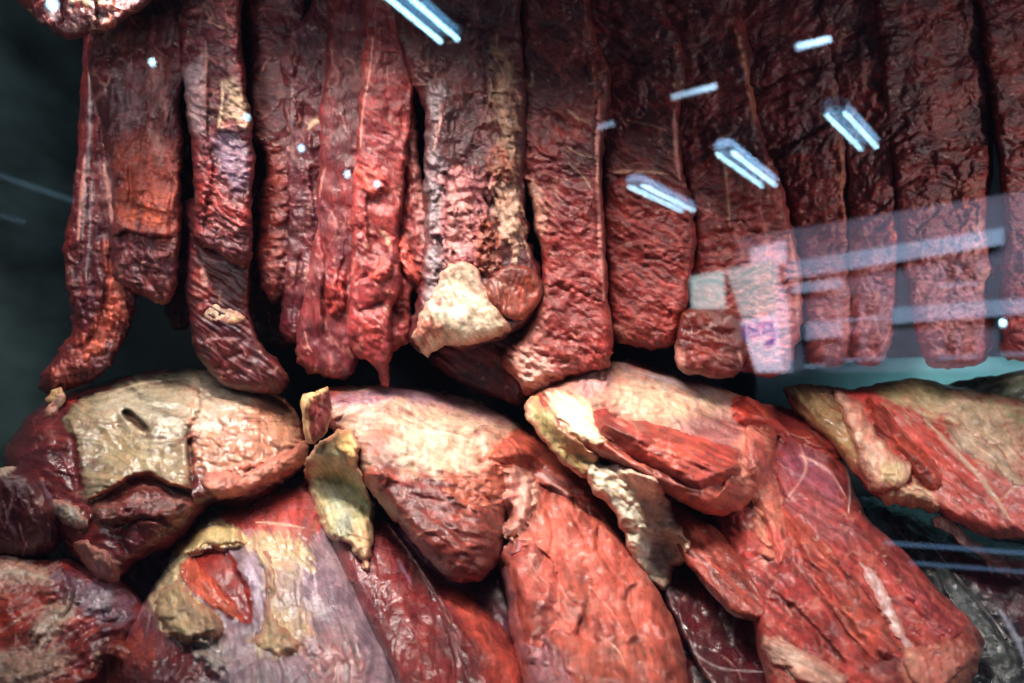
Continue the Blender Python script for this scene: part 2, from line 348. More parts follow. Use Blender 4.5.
def mesh_obj(name, verts, faces, mat, parent=None, loc=(0, 0, 0), smooth_=False):
    me = bpy.data.meshes.new(name); me.from_pydata([tuple(np.array(v) - np.array(loc)) for v in verts], [], faces); me.update()
    if smooth_: me.shade_smooth()
    me.materials.append(mat); o = bpy.data.objects.new(name, me); C.objects.link(o)
    if parent is not None:
        o.parent = parent; me.transform(__import__('mathutils').Matrix.Translation([loc[i] - parent.location[i] for i in range(3)]))
    else: o.location = loc
    return o
def box(name, lo, hi, mat, parent=None):
    x0, y0, z0 = lo; x1, y1, z1 = hi
    v = [(x0, y0, z0), (x1, y0, z0), (x1, y1, z0), (x0, y1, z0), (x0, y0, z1), (x1, y0, z1), (x1, y1, z1), (x0, y1, z1)]
    f = [(0, 3, 2, 1), (4, 5, 6, 7), (0, 1, 5, 4), (1, 2, 6, 5), (2, 3, 7, 6), (3, 0, 4, 7)]
    c = ((x0 + x1) / 2, (y0 + y1) / 2, z0)
    o = mesh_obj(name, v, f, mat, parent, c)
    b = o.modifiers.new('bevel', 'BEVEL'); b.width = min(0.004, 0.2 * min(x1 - x0, y1 - y0, z1 - z0)); b.segments = 2
    return o
def tube(name, a, b, r, mat, parent=None, n=14):
    a = np.array(a, float); b = np.array(b, float); d = (b - a) / np.linalg.norm(b - a)
    s = np.cross(d, [0, 0, 1.0]); s = s / np.linalg.norm(s); t = np.cross(d, s); V = []; F = []
    for p in (a, b):
        for i in range(n):
            q = 2 * math.pi * i / n; V.append(tuple(p + r * (math.cos(q) * s + math.sin(q) * t)))
    for i in range(n): F.append((i, (i + 1) % n, n + (i + 1) % n, n + i))
    F.append(tuple(range(n))[::-1]); F.append(tuple(range(n, 2 * n)))
    return mesh_obj(name, V, F, mat, parent, tuple((a + b) / 2), True)

# ------------------------------------------------------------------ the display case
steel = plain('dark_brushed_steel', (0.16, 0.25, 0.24), 0.45, 0.2, 0.7, 4.0, stretch=(1, 1, 3))
steel2 = plain('tray_steel', (0.07, 0.10, 0.13), 0.35, 0.6, 0.5, 9.0)
case = bpy.data.objects.new('display_case', None); C.objects.link(case); case.location = (0.1, 1.0, Z0 - 0.42)
tag(case, 'dark teal steel display case that the meat hangs and lies in', 'display case')
box('back_panel', (-0.66, 1.34, Z0 - 0.5), (1.2, 1.36, Z0 + 0.62), plain('dark_back_steel', (0.014, 0.030, 0.034), 0.5, 0.2, 0.6, 5.0), case)
box('side_panel', (-0.69, 0.50, Z0 - 0.5), (-0.66, 1.36, Z0 + 0.62), steel, case)
box('side_panel', (1.2, 0.50, Z0 - 0.5), (1.23, 1.36, Z0 + 0.62), steel, case)
box('floor_panel', (-0.66, 0.52, Z0 - 0.44), (1.2, 1.34, Z0 - 0.42), steel2, case)
box('roof_panel', (-0.69, 0.50, Z0 + 0.62), (1.23, 1.36, Z0 + 0.64), steel, case)
rail_m = plain('rail_steel', (0.5, 0.5, 0.5), 0.25, 1.0, 0.1)
tube('hanging_rail', (-0.66, 1.04, Z0 + 0.56), (1.2, 1.04, Z0 + 0.56), 0.012, rail_m, case)
back_strip = box('bright_back_strip', (0.36, 1.26, Z0 - 0.12), (1.15, 1.275, Z0 - 0.022), plain('bright_back_blue', (0.30, 0.78, 0.85), 0.35, 0, 0.2, 14), None)  # added strip; its light blue stands in for the brightly lit case back
tag(back_strip, 'added light blue strip for the bright case back behind the hanging cuts on the right', 'tray')

# glass pane: both faces reflect like glass
gm = bpy.data.materials.new('window_glass'); gm.use_nodes = True; nt = gm.node_tree; nt.nodes.clear(); N = nt.nodes
out = N.new('ShaderNodeOutputMaterial'); tr = N.new('ShaderNodeBsdfTransparent'); gl = N.new('ShaderNodeBsdfGlossy'); mx = N.new('ShaderNodeMixShader')
fr = N.new('ShaderNodeFresnel'); geo = N.new('ShaderNodeNewGeometry'); mr = N.new('ShaderNodeMapRange')
mr.inputs['To Min'].default_value = 1.62; mr.inputs['To Max'].default_value = 1 / 1.62
nt.links.new(geo.outputs['Backfacing'], mr.inputs['Value']); nt.links.new(mr.outputs['Result'], fr.inputs['IOR'])
tr.inputs['Color'].default_value = (0.985, 0.995, 0.99, 1); gl.inputs['Roughness'].default_value = 0.012
nt.links.new(fr.outputs[0], mx.inputs['Fac']); nt.links.new(tr.outputs[0], mx.inputs[1]); nt.links.new(gl.outputs[0], mx.inputs[2]); nt.links.new(mx.outputs[0], out.inputs['Surface'])
glass = box('glass_pane', (-0.66, GY, Z0 - 0.42), (1.2, GY + 0.004, Z0 + 0.62), gm)
tag(glass, 'clear front window of the display case with reflections of lamps and houses', 'window pane')
for md in list(glass.modifiers): glass.modifiers.remove(md)

# ------------------------------------------------------------------ hanging cuts
HG = 'cuts of meat hanging in a row'
def hang(label, outline, D, **kw):
    ch = kw.pop('rooted', False)
    cx = sum(p[0] for p in outline) / len(outline)
    ys = [p for p in outline if p[1] < 170]
    if ys and max(p[0] for p in ys) - min(p[0] for p in ys) > 30:
        cx = sum(p[0] for p in ys) / len(ys)
        outline = [(p[0] + (1 if p[0] > cx else -1) * 7 * max(0, min(1, (190 - p[1]) / 120)) if p[1] < 190 else p[0], p[1]) for p in outline]
    wx = 5 if cx < 520 else 2
    cxs = {}
    def mid(y):
        q = [p[0] for p in outline if abs(p[1] - y) < 60]; return (min(q) + max(q)) / 2
    outline = [(p[0] + wx * max(-1, min(1, (p[0] - mid(p[1])) / 12)), p[1]) for p in outline]
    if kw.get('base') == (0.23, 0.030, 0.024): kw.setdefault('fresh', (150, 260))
    kw.setdefault('strata', 1.2); kw.setdefault('knot', 0.7)
    kw.setdefault('T', 30); kw.setdefault('mat', M_DRY)
    if ch:
        e = root('hanging_cut', outline[0][0], -60, D, label, 'hanging meat', HG)
        flesh('muscle', outline, D, parent=e, **kw); return e
    return tag(flesh('hanging_cut', outline, D, **kw), label, 'hanging meat', HG)

hang('lump of dark meat hanging at the very top left corner',
     [(20, -60), (22, -10), (38, 11), (59, 27), (69, 36), (84, 38), (99, 29), (114, 19), (130, 11), (150, -10), (152, -60)], 0.88, T=34, base=DEEP, alt=DARK,
     patches=[([(66, 2), (80, -4), (98, 0), (94, 5), (80, 4)], TAN, 2, 5, 1, .5, .7), ([(100, 4), (114, 2), (118, 14), (104, 26), (100, 20), (110, 12)], BROWN, 2, 5, 1, .5, .9),
              ([(45, 0), (56, 4), (58, 22), (48, 14)], GREY, 2, 2, 0, 1, .7)], folds=[([(66, -20), (62, 5), (64, 25)], 5, 10), ([(98, -20), (96, 8), (100, 26)], 6, 10)])

e = hang('narrow leftmost hanging strip with white fat streaks and an orange red tail',
     [(84, -60), (85, 0), (86, 60), (84, 100), (83, 150), (80, 180), (73, 220), (69, 250), (73, 290), (76, 322), (70, 340), (58, 358), (48, 372), (44, 386), (54, 393), (75, 388),
      (96, 376), (112, 354), (126, 328), (133, 298), (130, 268), (120, 220), (114, 180), (108, 140), (107, 100), (106, 50), (104, 0), (104, -60)], 1.03, T=24, base=DEEP, alt=PURP, rooted=True,
     wr=[(15, 26, 9, 4.5, 235, 275)], fib=(88, 5, 2.5),
     patches=[([(104, 245), (118, 245), (128, 275), (122, 320), (104, 350), (70, 383), (48, 388), (62, 362), (88, 338), (104, 300)], (0.52, 0.12, 0.06), 5, 8, 3, 2, .9),
              ([(101, 88), (108, 84), (112, 110), (112, 140), (104, 130)], PINK, 3, 5, 1, 1, .65),
              ([(70, 350), (84, 356), (90, 372), (70, 384), (56, 384)], PURP, 4, 5, 0, 1, .6)],
     streaks=[([(89, 70), (90, 130), (86, 180), (82, 240)], GREY, 2.4, .7, 1.2), ([(85, 155), (82, 190), (78, 240)], PINK, 2.6, .7, 1.5), ([(104, 165), (110, 200), (115, 235)], PINK, 4, .8, 1.5),
              ([(92, 180), (90, 230), (86, 280)], GREY, 2.2, .6, 1)],
     folds=[([(116, 240), (108, 262), (104, 300), (92, 335), (70, 352)], 5, 12), ([(60, 365), (75, 362), (92, 352)], 3, 6), ([(94, 300), (110, 306), (126, 300)], 3, 7), ([(98, 275), (110, 280), (124, 272)], 3, 7)])
flesh('fat', [(48, 396), (52, 390), (62, 390), (66, 396), (60, 404), (51, 404)], 1.0, T=6, base=CREAM, alt=YELLOW, mat=M_FAT, parent=e)

hang('second hanging cut from the left with a torn brown crumpled end above the strip tail',
     [(100, -60), (101, 30), (99, 60), (105, 100), (112, 140), (116, 170), (118, 210), (115, 245), (119, 275), (134, 290), (152, 303), (164, 303), (172, 288), (175, 250), (177, 200), (175, 150), (171, 100),
      (174, 60), (172, 0), (171, -60)], 0.985, T=30, base=(0.20, 0.035, 0.03), alt=PURP, grad=(-0.0002, 0),
     wr=[(10, 22, 8, 5, 150, 185), (60, 24, 8, 4, 120, 150)], fib=(95, 6, 2.5), marble=.5,
     patches=[([(118, 150), (150, 135), (172, 160), (172, 230), (150, 232), (120, 215)], (0.48, 0.11, 0.06), 8, 10, 1, 1, .85), ([(150, 130), (162, 135), (168, 155), (158, 162)], PINK, 3, 4, 1, 2, .7),
              ([(147, 62), (158, 60), (168, 95), (172, 125), (160, 108), (150, 82)], PINK, 4, 5, 1, 1, .5), ([(128, 208), (168, 212), (165, 226), (130, 222)], ORANGE, 4, 6, 0, 1, .6),
              ([(120, 60), (140, 80), (138, 120), (125, 130), (115, 100)], GREY, 8, 12, 0, 1, .35)],
     folds=[([(175, 236), (150, 238), (128, 232), (112, 240)], 8, 14), ([(116, 168), (128, 145), (150, 132)], 4, 9), ([(168, 215), (150, 208), (130, 206)], 5, 9)],
     creases=[([(128, 165), (132, 195), (128, 215)], 5, 3), ([(140, 270), (152, 285), (160, 298)], 3, 3)])

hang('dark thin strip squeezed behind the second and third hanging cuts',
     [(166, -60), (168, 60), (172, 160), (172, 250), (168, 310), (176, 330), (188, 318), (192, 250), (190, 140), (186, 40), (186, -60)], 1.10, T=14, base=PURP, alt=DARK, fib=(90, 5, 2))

e = hang('third hanging cut whose long tail curls to the right under a torn lobe',
     [(190, 200), (192, 240), (190, 284), (195, 320), (198, 348), (210, 366), (225, 383), (242, 391), (260, 394), (278, 391), (284, 380), (275, 362), (262, 350), (250, 330), (246, 312), (246, 285), (246, 250), (240, 200)],
     1.00, T=27, base=DEEP, alt=PURP, rooted=True, mat=M_MUSCLE, fib=(35, 4, 3.0), marble=.3,
     patches=[([(194, 275), (204, 268), (212, 290), (206, 310), (197, 305)], RED, 3, 4, 1, 2, .9), ([(200, 270), (205, 268), (207, 284), (202, 288)], PINK, 2, 2, 1, 1, .9)],
     folds=[([(200, 345), (215, 338), (240, 340)], 3, 8)], creases=[([(215, 372), (228, 358), (246, 352)], 2.5, 3)])
flesh('fat', [(204, 310), (214, 305), (232, 308), (243, 312), (245, 320), (234, 324), (216, 323), (205, 320)], 0.972, T=4, base=CREAM, alt=PINK, mat=M_FAT, parent=e, patches=[([(232, 318), (238, 318), (238, 336), (234, 334)], YELLOW, 1, 1, 0, 0)])
flesh('muscle', [(178, -60), (180, 35), (182, 88), (190, 140), (193, 193), (192, 232), (200, 245), (215, 252), (232, 264), (246, 268), (252, 250), (252, 200), (255, 150), (251, 120), (247, 80), (242, 40), (240, -60)],
      0.965, T=31, base=(0.20, 0.03, 0.03), alt=PURP, mat=M_DRY, parent=e, wr=[(20, 34, 8, 4, 150, 190)], fib=(25, 5, 2.2), marble=.5,
      patches=[([(181, 68), (196, 60), (205, 50), (207, 110), (204, 135), (190, 120)], (0.42, 0.28, 0.28), 4, 6, 1, 1, .7), ([(224, 78), (238, 82), (248, 110), (244, 125), (230, 118), (220, 130), (226, 100)], TAN, 3, 6, 1, 3, .8),
               ([(200, 195), (210, 160), (222, 190), (245, 215), (235, 225), (215, 215), (205, 225)], RED, 6, 8, 1, 1, .8), ([(215, 140), (240, 130), (250, 160), (245, 190), (225, 180)], LILAC, 6, 8, 0, 1, .6)],
      streaks=[([(206, 40), (206, 60), (205, 110)], PINK, 1.6, .7), ([(205, 205), (225, 216), (246, 220)], PINK, 1.2, .5), ([(203, 214), (222, 228), (244, 232)], PINK, 1.2, .5), ([(222, 82), (222, 105), (218, 128)], CREAM, 2, .8, 1)],
      folds=[([(200, 245), (206, 200), (212, 165), (206, 130), (208, 60)], -4, 10), ([(250, 130), (230, 132), (214, 130)], 5, 12)])

hang('slim hanging strip with a knobbly red lower half right of the curled tail cut',
     [(258, -60), (261, 60), (256, 100), (255, 130), (266, 148), (268, 170), (263, 200), (262, 250), (264, 285), (270, 302), (280, 302), (287, 280), (289, 220), (288, 150), (290, 100), (293, 50), (291, -60)],
     1.00, T=24, base=(0.17, 0.03, 0.03), alt=PURP, wr=[(0, 14, 9, 4, 140, 165)],
     patches=[([(268, 150), (280, 142), (284, 170), (284, 230), (276, 290), (268, 290), (266, 230)], (0.34, 0.065, 0.04), 5, 6, 1, 1, .8)], marble=.3)
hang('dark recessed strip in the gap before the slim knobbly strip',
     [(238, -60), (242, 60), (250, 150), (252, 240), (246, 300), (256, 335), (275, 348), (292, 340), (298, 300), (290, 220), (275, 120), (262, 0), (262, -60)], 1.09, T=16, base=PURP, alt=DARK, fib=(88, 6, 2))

hang('dull purple hanging cut with a pale torn flap edge left of centre',
     [(316, -60), (314, 0), (302, 28), (291, 52), (291, 80), (290, 130), (290, 200), (288, 260), (285, 310), (284, 330), (291, 343), (302, 336), (312, 300), (322, 250), (332, 200), (338, 130), (345, 60), (345, -60)],
     1.00, T=28, base=(0.17, 0.03, 0.035), alt=PURP, lump=(30, 6), marble=.6,
     streaks=[([(308, 130), (314, 122), (326, 118)], CREAM, 3, .8, 1), ([(291, 85), (293, 95), (292, 130)], GREY, 2.4, .7), ([(294, 108), (300, 118), (296, 125)], PINK, 1.6, .6)],
     folds=[([(304, 150), (310, 126), (328, 112), (335, 90)], 6, 14), ([(322, 240), (312, 200), (308, 160)], -3, 10)], creases=[([(302, 250), (297, 290), (293, 330)], 3, 3)])
hang('wide wine red hanging cut with a small raised knob near its blunt lower end',
     [(336, -60), (332, 0), (336, 60), (328, 110), (322, 160), (318, 220), (312, 265), (304, 308), (300, 340), (302, 362), (315, 372), (335, 379), (350, 372), (353, 340), (351, 300), (355, 250), (360, 200), (366, 120), (372, 60), (374, -60)],
     0.995, T=34, base=(0.24, 0.035, 0.035), alt=(0.16, 0.025, 0.032), mat=M_RAW, grad=(-0.0002, 0), lump=(40, 6), marble=.45,
     patches=[([(326, 285), (334, 270), (343, 275), (346, 300), (340, 320), (330, 312)], RED, 4, 4, 6, 1, .9), ([(334, 90), (350, 70), (362, 120), (350, 150), (335, 130)], DARK, 14, 14, 0, 0, .3)],
     streaks=[([(319, 200), (322, 180), (326, 165)], PINK, 1.2, .6), ([(305, 332), (308, 345), (312, 352)], PINK, 1.2, .6)],
     folds=[([(326, 265), (334, 285), (350, 292)], 5, 9), ([(318, 230), (325, 260), (322, 300), (325, 340)], 4, 12), ([(345, 255), (338, 275), (340, 300)], 3, 8)], creases=[([(322, 285), (324, 310), (330, 345)], 4, 3)])

e = hang('bright red hanging cut tapering to a pointed tip with a cut flap on its right',
     [(374, -60), (377, 20), (374, 60), (368, 110), (363, 160), (360, 172), (356, 205), (355, 260), (354, 300), (353, 338), (360, 356), (372, 366), (379, 386), (384, 386), (385, 366), (389, 350), (387, 320), (392, 300), (398, 290), (396, 240), (398, 200), (402, 150), (404, 90), (400, 30), (398, -60)],
     0.965, T=30, base=(0.36, 0.06, 0.05), alt=(0.26, 0.04, 0.04), rooted=True, mat=M_RAW, lump=(26, 5), marble=.5, wr=[(30, 26, 16, 3, 80, 120)],
     patches=[([(358, 172), (372, 168), (384, 175), (384, 190), (370, 192), (360, 184)], SALMON, 4, 5, 4, 1, .8), ([(372, 262), (384, 256), (390, 270), (380, 282), (370, 275)], SALMON, 3, 4, 4, 1, .8),
              ([(378, 228), (384, 232), (392, 244), (386, 242)], CREAM, 2, 2, 1, 0, .8)],
     streaks=[([(373, 36), (371, 60), (366, 95)], PINK, 1.4, .9), ([(365, 95), (362, 120), (360, 150)], PINK, 1.2, .8)],
     folds=[([(372, 255), (366, 230), (366, 190)], -4, 9), ([(354, 285), (372, 275), (384, 262), (388, 245)], 4, 10), ([(386, 300), (370, 305), (356, 312)], 3, 10)])
flesh('muscle', [(398, -60), (396, 40), (394, 100), (388, 150), (392, 190), (394, 240), (390, 255), (385, 290), (384, 330), (388, 352), (402, 348), (412, 335), (410, 310), (414, 292), (422, 290), (430, 268), (432, 250), (430, 220), (426, 190), (420, 160), (416, 120), (410, 80), (404, 50), (402, -60)],
      0.985, T=30, base=(0.38, 0.06, 0.045), alt=(0.26, 0.04, 0.04), mat=M_RAW, parent=e, lump=(22, 5), marble=.5, wr=[(40, 20, 12, 3, 80, 140)],
      patches=[([(400, 60), (404, 60), (416, 120), (426, 180), (432, 250), (426, 275), (420, 240), (412, 180), (402, 110)], (0.48, 0.24, 0.21), 3, 5, 1, 2, .65), ([(394, 250), (405, 235), (418, 268), (420, 288), (405, 272)], SALMON, 2, 2, 3, 0, .8)],
      folds=[([(392, 252), (402, 235), (408, 200), (402, 165)], 6, 10), ([(422, 292), (405, 274), (392, 254)], 6, 10), ([(390, 130), (402, 128), (410, 120)], 4, 8), ([(386, 300), (398, 318), (410, 325)], 3, 8)])

e = hang('thick hanging slab with a big sheet of cream fat and a rounded brown muscle end',
     [(405, -60), (408, 30), (420, 80), (434, 110), (432, 150), (428, 190), (429, 230), (426, 270), (422, 300), (416, 322), (413, 336), (425, 352), (446, 346), (470, 350), (495, 340), (514, 330), (530, 318), (540, 300), (538, 275), (530, 255), (524, 235), (522, 190), (519, 120), (514, 60), (508, 20), (506, -60)],
     0.955, T=36, base=(0.13, 0.02, 0.022), alt=(0.07, 0.012, 0.016), rooted=True, lump=(28, 5), marble=.25,
     patches=[([(432, 90), (446, 92), (440, 130), (446, 170), (442, 230), (436, 290), (426, 300), (428, 220), (426, 160)], GREY, 4, 6, 2, 4, .85),
              ([(444, 172), (462, 168), (490, 178), (488, 215), (486, 262), (470, 268), (448, 264), (442, 220)], (0.40, 0.15, 0.15), 3, 10, 3, 2.2, .85),
              ([(452, 178), (458, 176), (460, 250), (450, 262), (446, 220)], PINK, 4, 10, 0, 1, .5), ([(462, 200), (470, 196), (474, 230), (466, 245)], PINK, 4, 8, 1, 1, .5),
              ([(494, 60), (500, 40), (512, 70), (518, 120), (516, 165), (500, 160), (492, 110)], (0.32, 0.19, 0.11), 4, 9, 2, 3, .7), ([(492, 170), (510, 165), (522, 200), (524, 235), (516, 262), (502, 240), (494, 210)], (0.50, 0.30, 0.20), 3, 8, 2, 3, .85),
              ([(477, 222), (492, 216), (500, 240), (502, 272), (486, 278), (476, 256)], BROWN, 3, 6, 1, 4, .9), ([(490, 150), (512, 150), (512, 180), (494, 184)], BROWN, 3, 6, 1, 4, .9)],
     streaks=[([(442, 100), (440, 125), (434, 150)], PINK, 2, .8, 1)], folds=[([(446, 172), (470, 166), (492, 172)], 5, 12)])
flesh('fat_sheet', [(412, 336), (416, 322), (426, 306), (436, 285), (446, 268), (458, 262), (476, 266), (486, 288), (498, 308), (515, 328), (504, 334), (488, 339), (468, 346), (446, 346), (434, 352), (426, 357)],
      0.906, T=9, R=9, base=WHITE, alt=CREAM, mat=M_FAT, parent=e, drape=True, lump=(30, 4), fib=(60, 9, 1.2), mix=.5,
      patches=[([(415, 326), (430, 318), (440, 326), (432, 340), (420, 344)], RED, 2, 6, 1, 1, .7), ([(434, 304), (440, 298), (440, 306)], RED, 2, 3, 0, 0, .8), ([(449, 310), (453, 302), (455, 312)], RED, 1.5, 1, 0, 0, .7)],
      streaks=[([(466, 270), (474, 290), (486, 306)], PINK, 2, .4)])
flesh('muscle_end', [(484, 292), (489, 278), (500, 268), (516, 264), (534, 270), (541, 283), (541, 298), (534, 311), (521, 322), (506, 318), (491, 306)],
      0.925, T=20, base=(0.30, 0.055, 0.03), alt=(0.20, 0.03, 0.02), mat=M_MUSCLE, parent=e, lump=(20, 3))
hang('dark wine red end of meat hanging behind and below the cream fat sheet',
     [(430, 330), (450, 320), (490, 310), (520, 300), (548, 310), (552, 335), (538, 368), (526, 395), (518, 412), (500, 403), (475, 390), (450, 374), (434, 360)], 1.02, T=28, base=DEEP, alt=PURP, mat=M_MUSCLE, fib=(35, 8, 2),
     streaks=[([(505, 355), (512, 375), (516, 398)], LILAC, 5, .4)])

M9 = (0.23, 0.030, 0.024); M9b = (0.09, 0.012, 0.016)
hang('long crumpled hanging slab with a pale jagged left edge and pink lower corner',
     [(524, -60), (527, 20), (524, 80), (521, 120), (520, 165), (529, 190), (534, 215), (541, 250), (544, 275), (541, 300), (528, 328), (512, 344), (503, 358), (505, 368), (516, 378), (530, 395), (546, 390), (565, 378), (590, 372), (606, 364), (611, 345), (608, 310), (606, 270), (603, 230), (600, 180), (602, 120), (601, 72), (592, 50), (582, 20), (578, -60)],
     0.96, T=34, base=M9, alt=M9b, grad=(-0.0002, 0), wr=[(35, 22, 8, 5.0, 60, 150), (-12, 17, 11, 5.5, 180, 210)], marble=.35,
     patches=[([(521, 172), (530, 178), (542, 190), (548, 215), (540, 245), (534, 225), (527, 205)], (0.55, 0.28, 0.20), 3, 6, 2, 3, .85), ([(504, 356), (520, 346), (548, 358), (552, 375), (540, 390), (528, 392), (514, 376)], (0.62, 0.34, 0.27), 4, 7, 2, 4, .85),
              ([(536, 290), (548, 285), (545, 330), (530, 350), (520, 345)], PINK, 4, 6, 1, 2, .6), ([(594, 330), (608, 325), (610, 350), (600, 364), (585, 368)], RED, 4, 6, 1, 1, .9), ([(590, 60), (600, 75), (601, 110), (596, 100)], (0.40, 0.09, 0.05), 3, 4, 2, 1, .8)],
     streaks=[([(599, 100), (597, 160), (600, 230), (604, 300)], PINK, 3.0, .6, 1.5), ([(568, 110), (578, 118), (588, 124)], TAN, 1.2, .7), ([(558, 140), (575, 152), (592, 158)], TAN, 1.2, .5), ([(570, 165), (582, 175), (592, 190)], TAN, 1.2, .6)],
     folds=[([(590, 45), (596, 90), (594, 130), (596, 190), (597, 260)], 4, 6), ([(520, 178), (545, 172), (575, 180), (598, 176)], 4, 14)])
hang('thin dark red sliver showing between the two big crumpled slabs',
     [(596, 180), (605, 230), (613, 245), (617, 270), (614, 305), (608, 332), (603, 330), (600, 270), (594, 220)], 1.03, T=10, base=RED, alt=DEEP, mat=M_MUSCLE)
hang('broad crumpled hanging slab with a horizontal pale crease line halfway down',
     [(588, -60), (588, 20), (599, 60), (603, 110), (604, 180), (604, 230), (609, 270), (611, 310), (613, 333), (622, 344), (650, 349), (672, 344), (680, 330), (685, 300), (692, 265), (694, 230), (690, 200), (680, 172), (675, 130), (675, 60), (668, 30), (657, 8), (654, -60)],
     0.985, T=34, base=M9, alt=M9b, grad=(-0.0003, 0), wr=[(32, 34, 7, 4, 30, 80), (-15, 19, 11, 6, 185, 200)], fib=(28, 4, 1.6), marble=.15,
     streaks=[([(603, 176), (620, 172), (645, 172), (668, 174)], (0.46, 0.26, 0.17), 2, .8, 1.5), ([(618, 118), (645, 124), (666, 130)], TAN, 1.2, .5), ([(674, 110), (676, 150), (680, 180)], PINK, 3, .6, 1)],
     patches=[([(660, 320), (678, 300), (682, 325), (670, 340)], RED, 5, 6, 1, 1, .7), ([(610, 325), (625, 330), (625, 345), (614, 342)], PINK, 4, 4, 0, 1, .6)],
     folds=[([(604, 186), (630, 178), (660, 178), (682, 190)], 6, 16), ([(611, 250), (640, 240), (690, 246)], 3, 12)])
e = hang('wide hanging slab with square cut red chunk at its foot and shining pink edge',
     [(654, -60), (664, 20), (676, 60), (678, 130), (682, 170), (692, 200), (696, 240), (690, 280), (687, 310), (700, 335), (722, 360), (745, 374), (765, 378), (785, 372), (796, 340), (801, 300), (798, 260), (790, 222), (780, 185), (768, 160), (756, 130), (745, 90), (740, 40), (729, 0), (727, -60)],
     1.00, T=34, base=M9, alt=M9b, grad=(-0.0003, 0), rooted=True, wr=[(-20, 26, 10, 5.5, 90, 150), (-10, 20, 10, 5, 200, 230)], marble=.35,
     patches=[([(752, 250), (775, 240), (795, 255), (800, 300), (795, 345), (778, 372), (755, 372), (752, 310)], (0.50, 0.17, 0.15), 6, 8, 1, 2, .8)],  # pink lower right: mirrored wall haze put into the colour
     streaks=[([(735, 30), (746, 70), (756, 120)], (0.40, 0.14, 0.07), 3.5, .8, 1.5), ([(706, 145), (722, 160), (728, 200), (730, 230)], TAN, 2, .5, 1.5), ([(790, 235), (797, 280), (798, 330)], PINK, 3, .7, 1)],
     folds=[([(700, 160), (722, 150), (745, 148)], 5, 12), ([(768, 160), (760, 200), (772, 250), (770, 300)], 4, 12)])
flesh('muscle_end', [(682, 312), (700, 308), (730, 310), (742, 322), (746, 345), (742, 368), (725, 378), (700, 375), (680, 368), (673, 350), (678, 330)], 0.94, T=22, back=2.5, R=14, base=(0.24, 0.04, 0.025), alt=DEEP, mat=M_MUSCLE, parent=e, lump=(16, 4), wr=[(10, 30, 20, 2)],
      patches=[([(690, 340), (715, 345), (712, 362), (690, 360)], RED, 6, 6, 0, 0, .7), ([(674, 345), (684, 350), (684, 368), (676, 362)], PINK, 3, 3, 0, 0, .7)])
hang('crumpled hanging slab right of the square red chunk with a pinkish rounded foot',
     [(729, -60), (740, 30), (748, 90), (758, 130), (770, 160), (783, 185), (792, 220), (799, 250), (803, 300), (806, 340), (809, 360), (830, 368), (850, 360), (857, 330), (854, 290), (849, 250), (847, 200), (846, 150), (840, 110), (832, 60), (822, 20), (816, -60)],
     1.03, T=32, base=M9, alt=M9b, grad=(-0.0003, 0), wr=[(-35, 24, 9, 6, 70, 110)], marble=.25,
     patches=[([(808, 300), (830, 270), (852, 290), (855, 340), (840, 362), (812, 358)], (0.45, 0.17, 0.16), 8, 8, 0, 1, .8), ([(838, 150), (846, 160), (848, 250), (840, 230)], (0.42, 0.12, 0.05), 4, 6, 1, 1, .7)],  # pinkish foot carries the mirrored wall haze in its colour
     folds=[([(750, 100), (780, 80), (815, 68), (835, 70)], 4, 14), ([(770, 165), (800, 140), (838, 118)], 5, 10), ([(800, 245), (820, 225), (848, 215)], 4, 12)])
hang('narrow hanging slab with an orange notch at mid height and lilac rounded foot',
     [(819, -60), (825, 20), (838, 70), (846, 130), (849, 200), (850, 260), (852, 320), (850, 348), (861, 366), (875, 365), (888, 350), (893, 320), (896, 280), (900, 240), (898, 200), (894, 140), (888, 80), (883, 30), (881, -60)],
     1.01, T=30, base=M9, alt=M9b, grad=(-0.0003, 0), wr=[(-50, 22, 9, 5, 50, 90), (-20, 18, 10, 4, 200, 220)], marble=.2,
     patches=[([(862, 268), (880, 262), (892, 290), (890, 330), (876, 358), (860, 352), (858, 310)], (0.45, 0.20, 0.22), 8, 8, 0, 1, .8), ([(888, 225), (900, 228), (900, 240), (890, 240)], ORANGE, 2, 3, 2, 1, .9), ([(878, 60), (886, 70), (892, 140), (886, 140)], BROWN, 4, 6, 0, 1, .6)],  # lilac foot: haze of the mirrored columns painted into the flesh
     streaks=[([(884, 20), (889, 80), (893, 130)], PINK, 1.2, .6), ([(870, 360), (884, 345), (892, 320)], PINK, 1.6, .6), ([(848, 190), (851, 260), (853, 320)], PINK, 2, .5)],
     folds=[([(848, 150), (870, 110), (890, 70)], -4, 10), ([(850, 235), (870, 218), (898, 195)], 4, 10)])
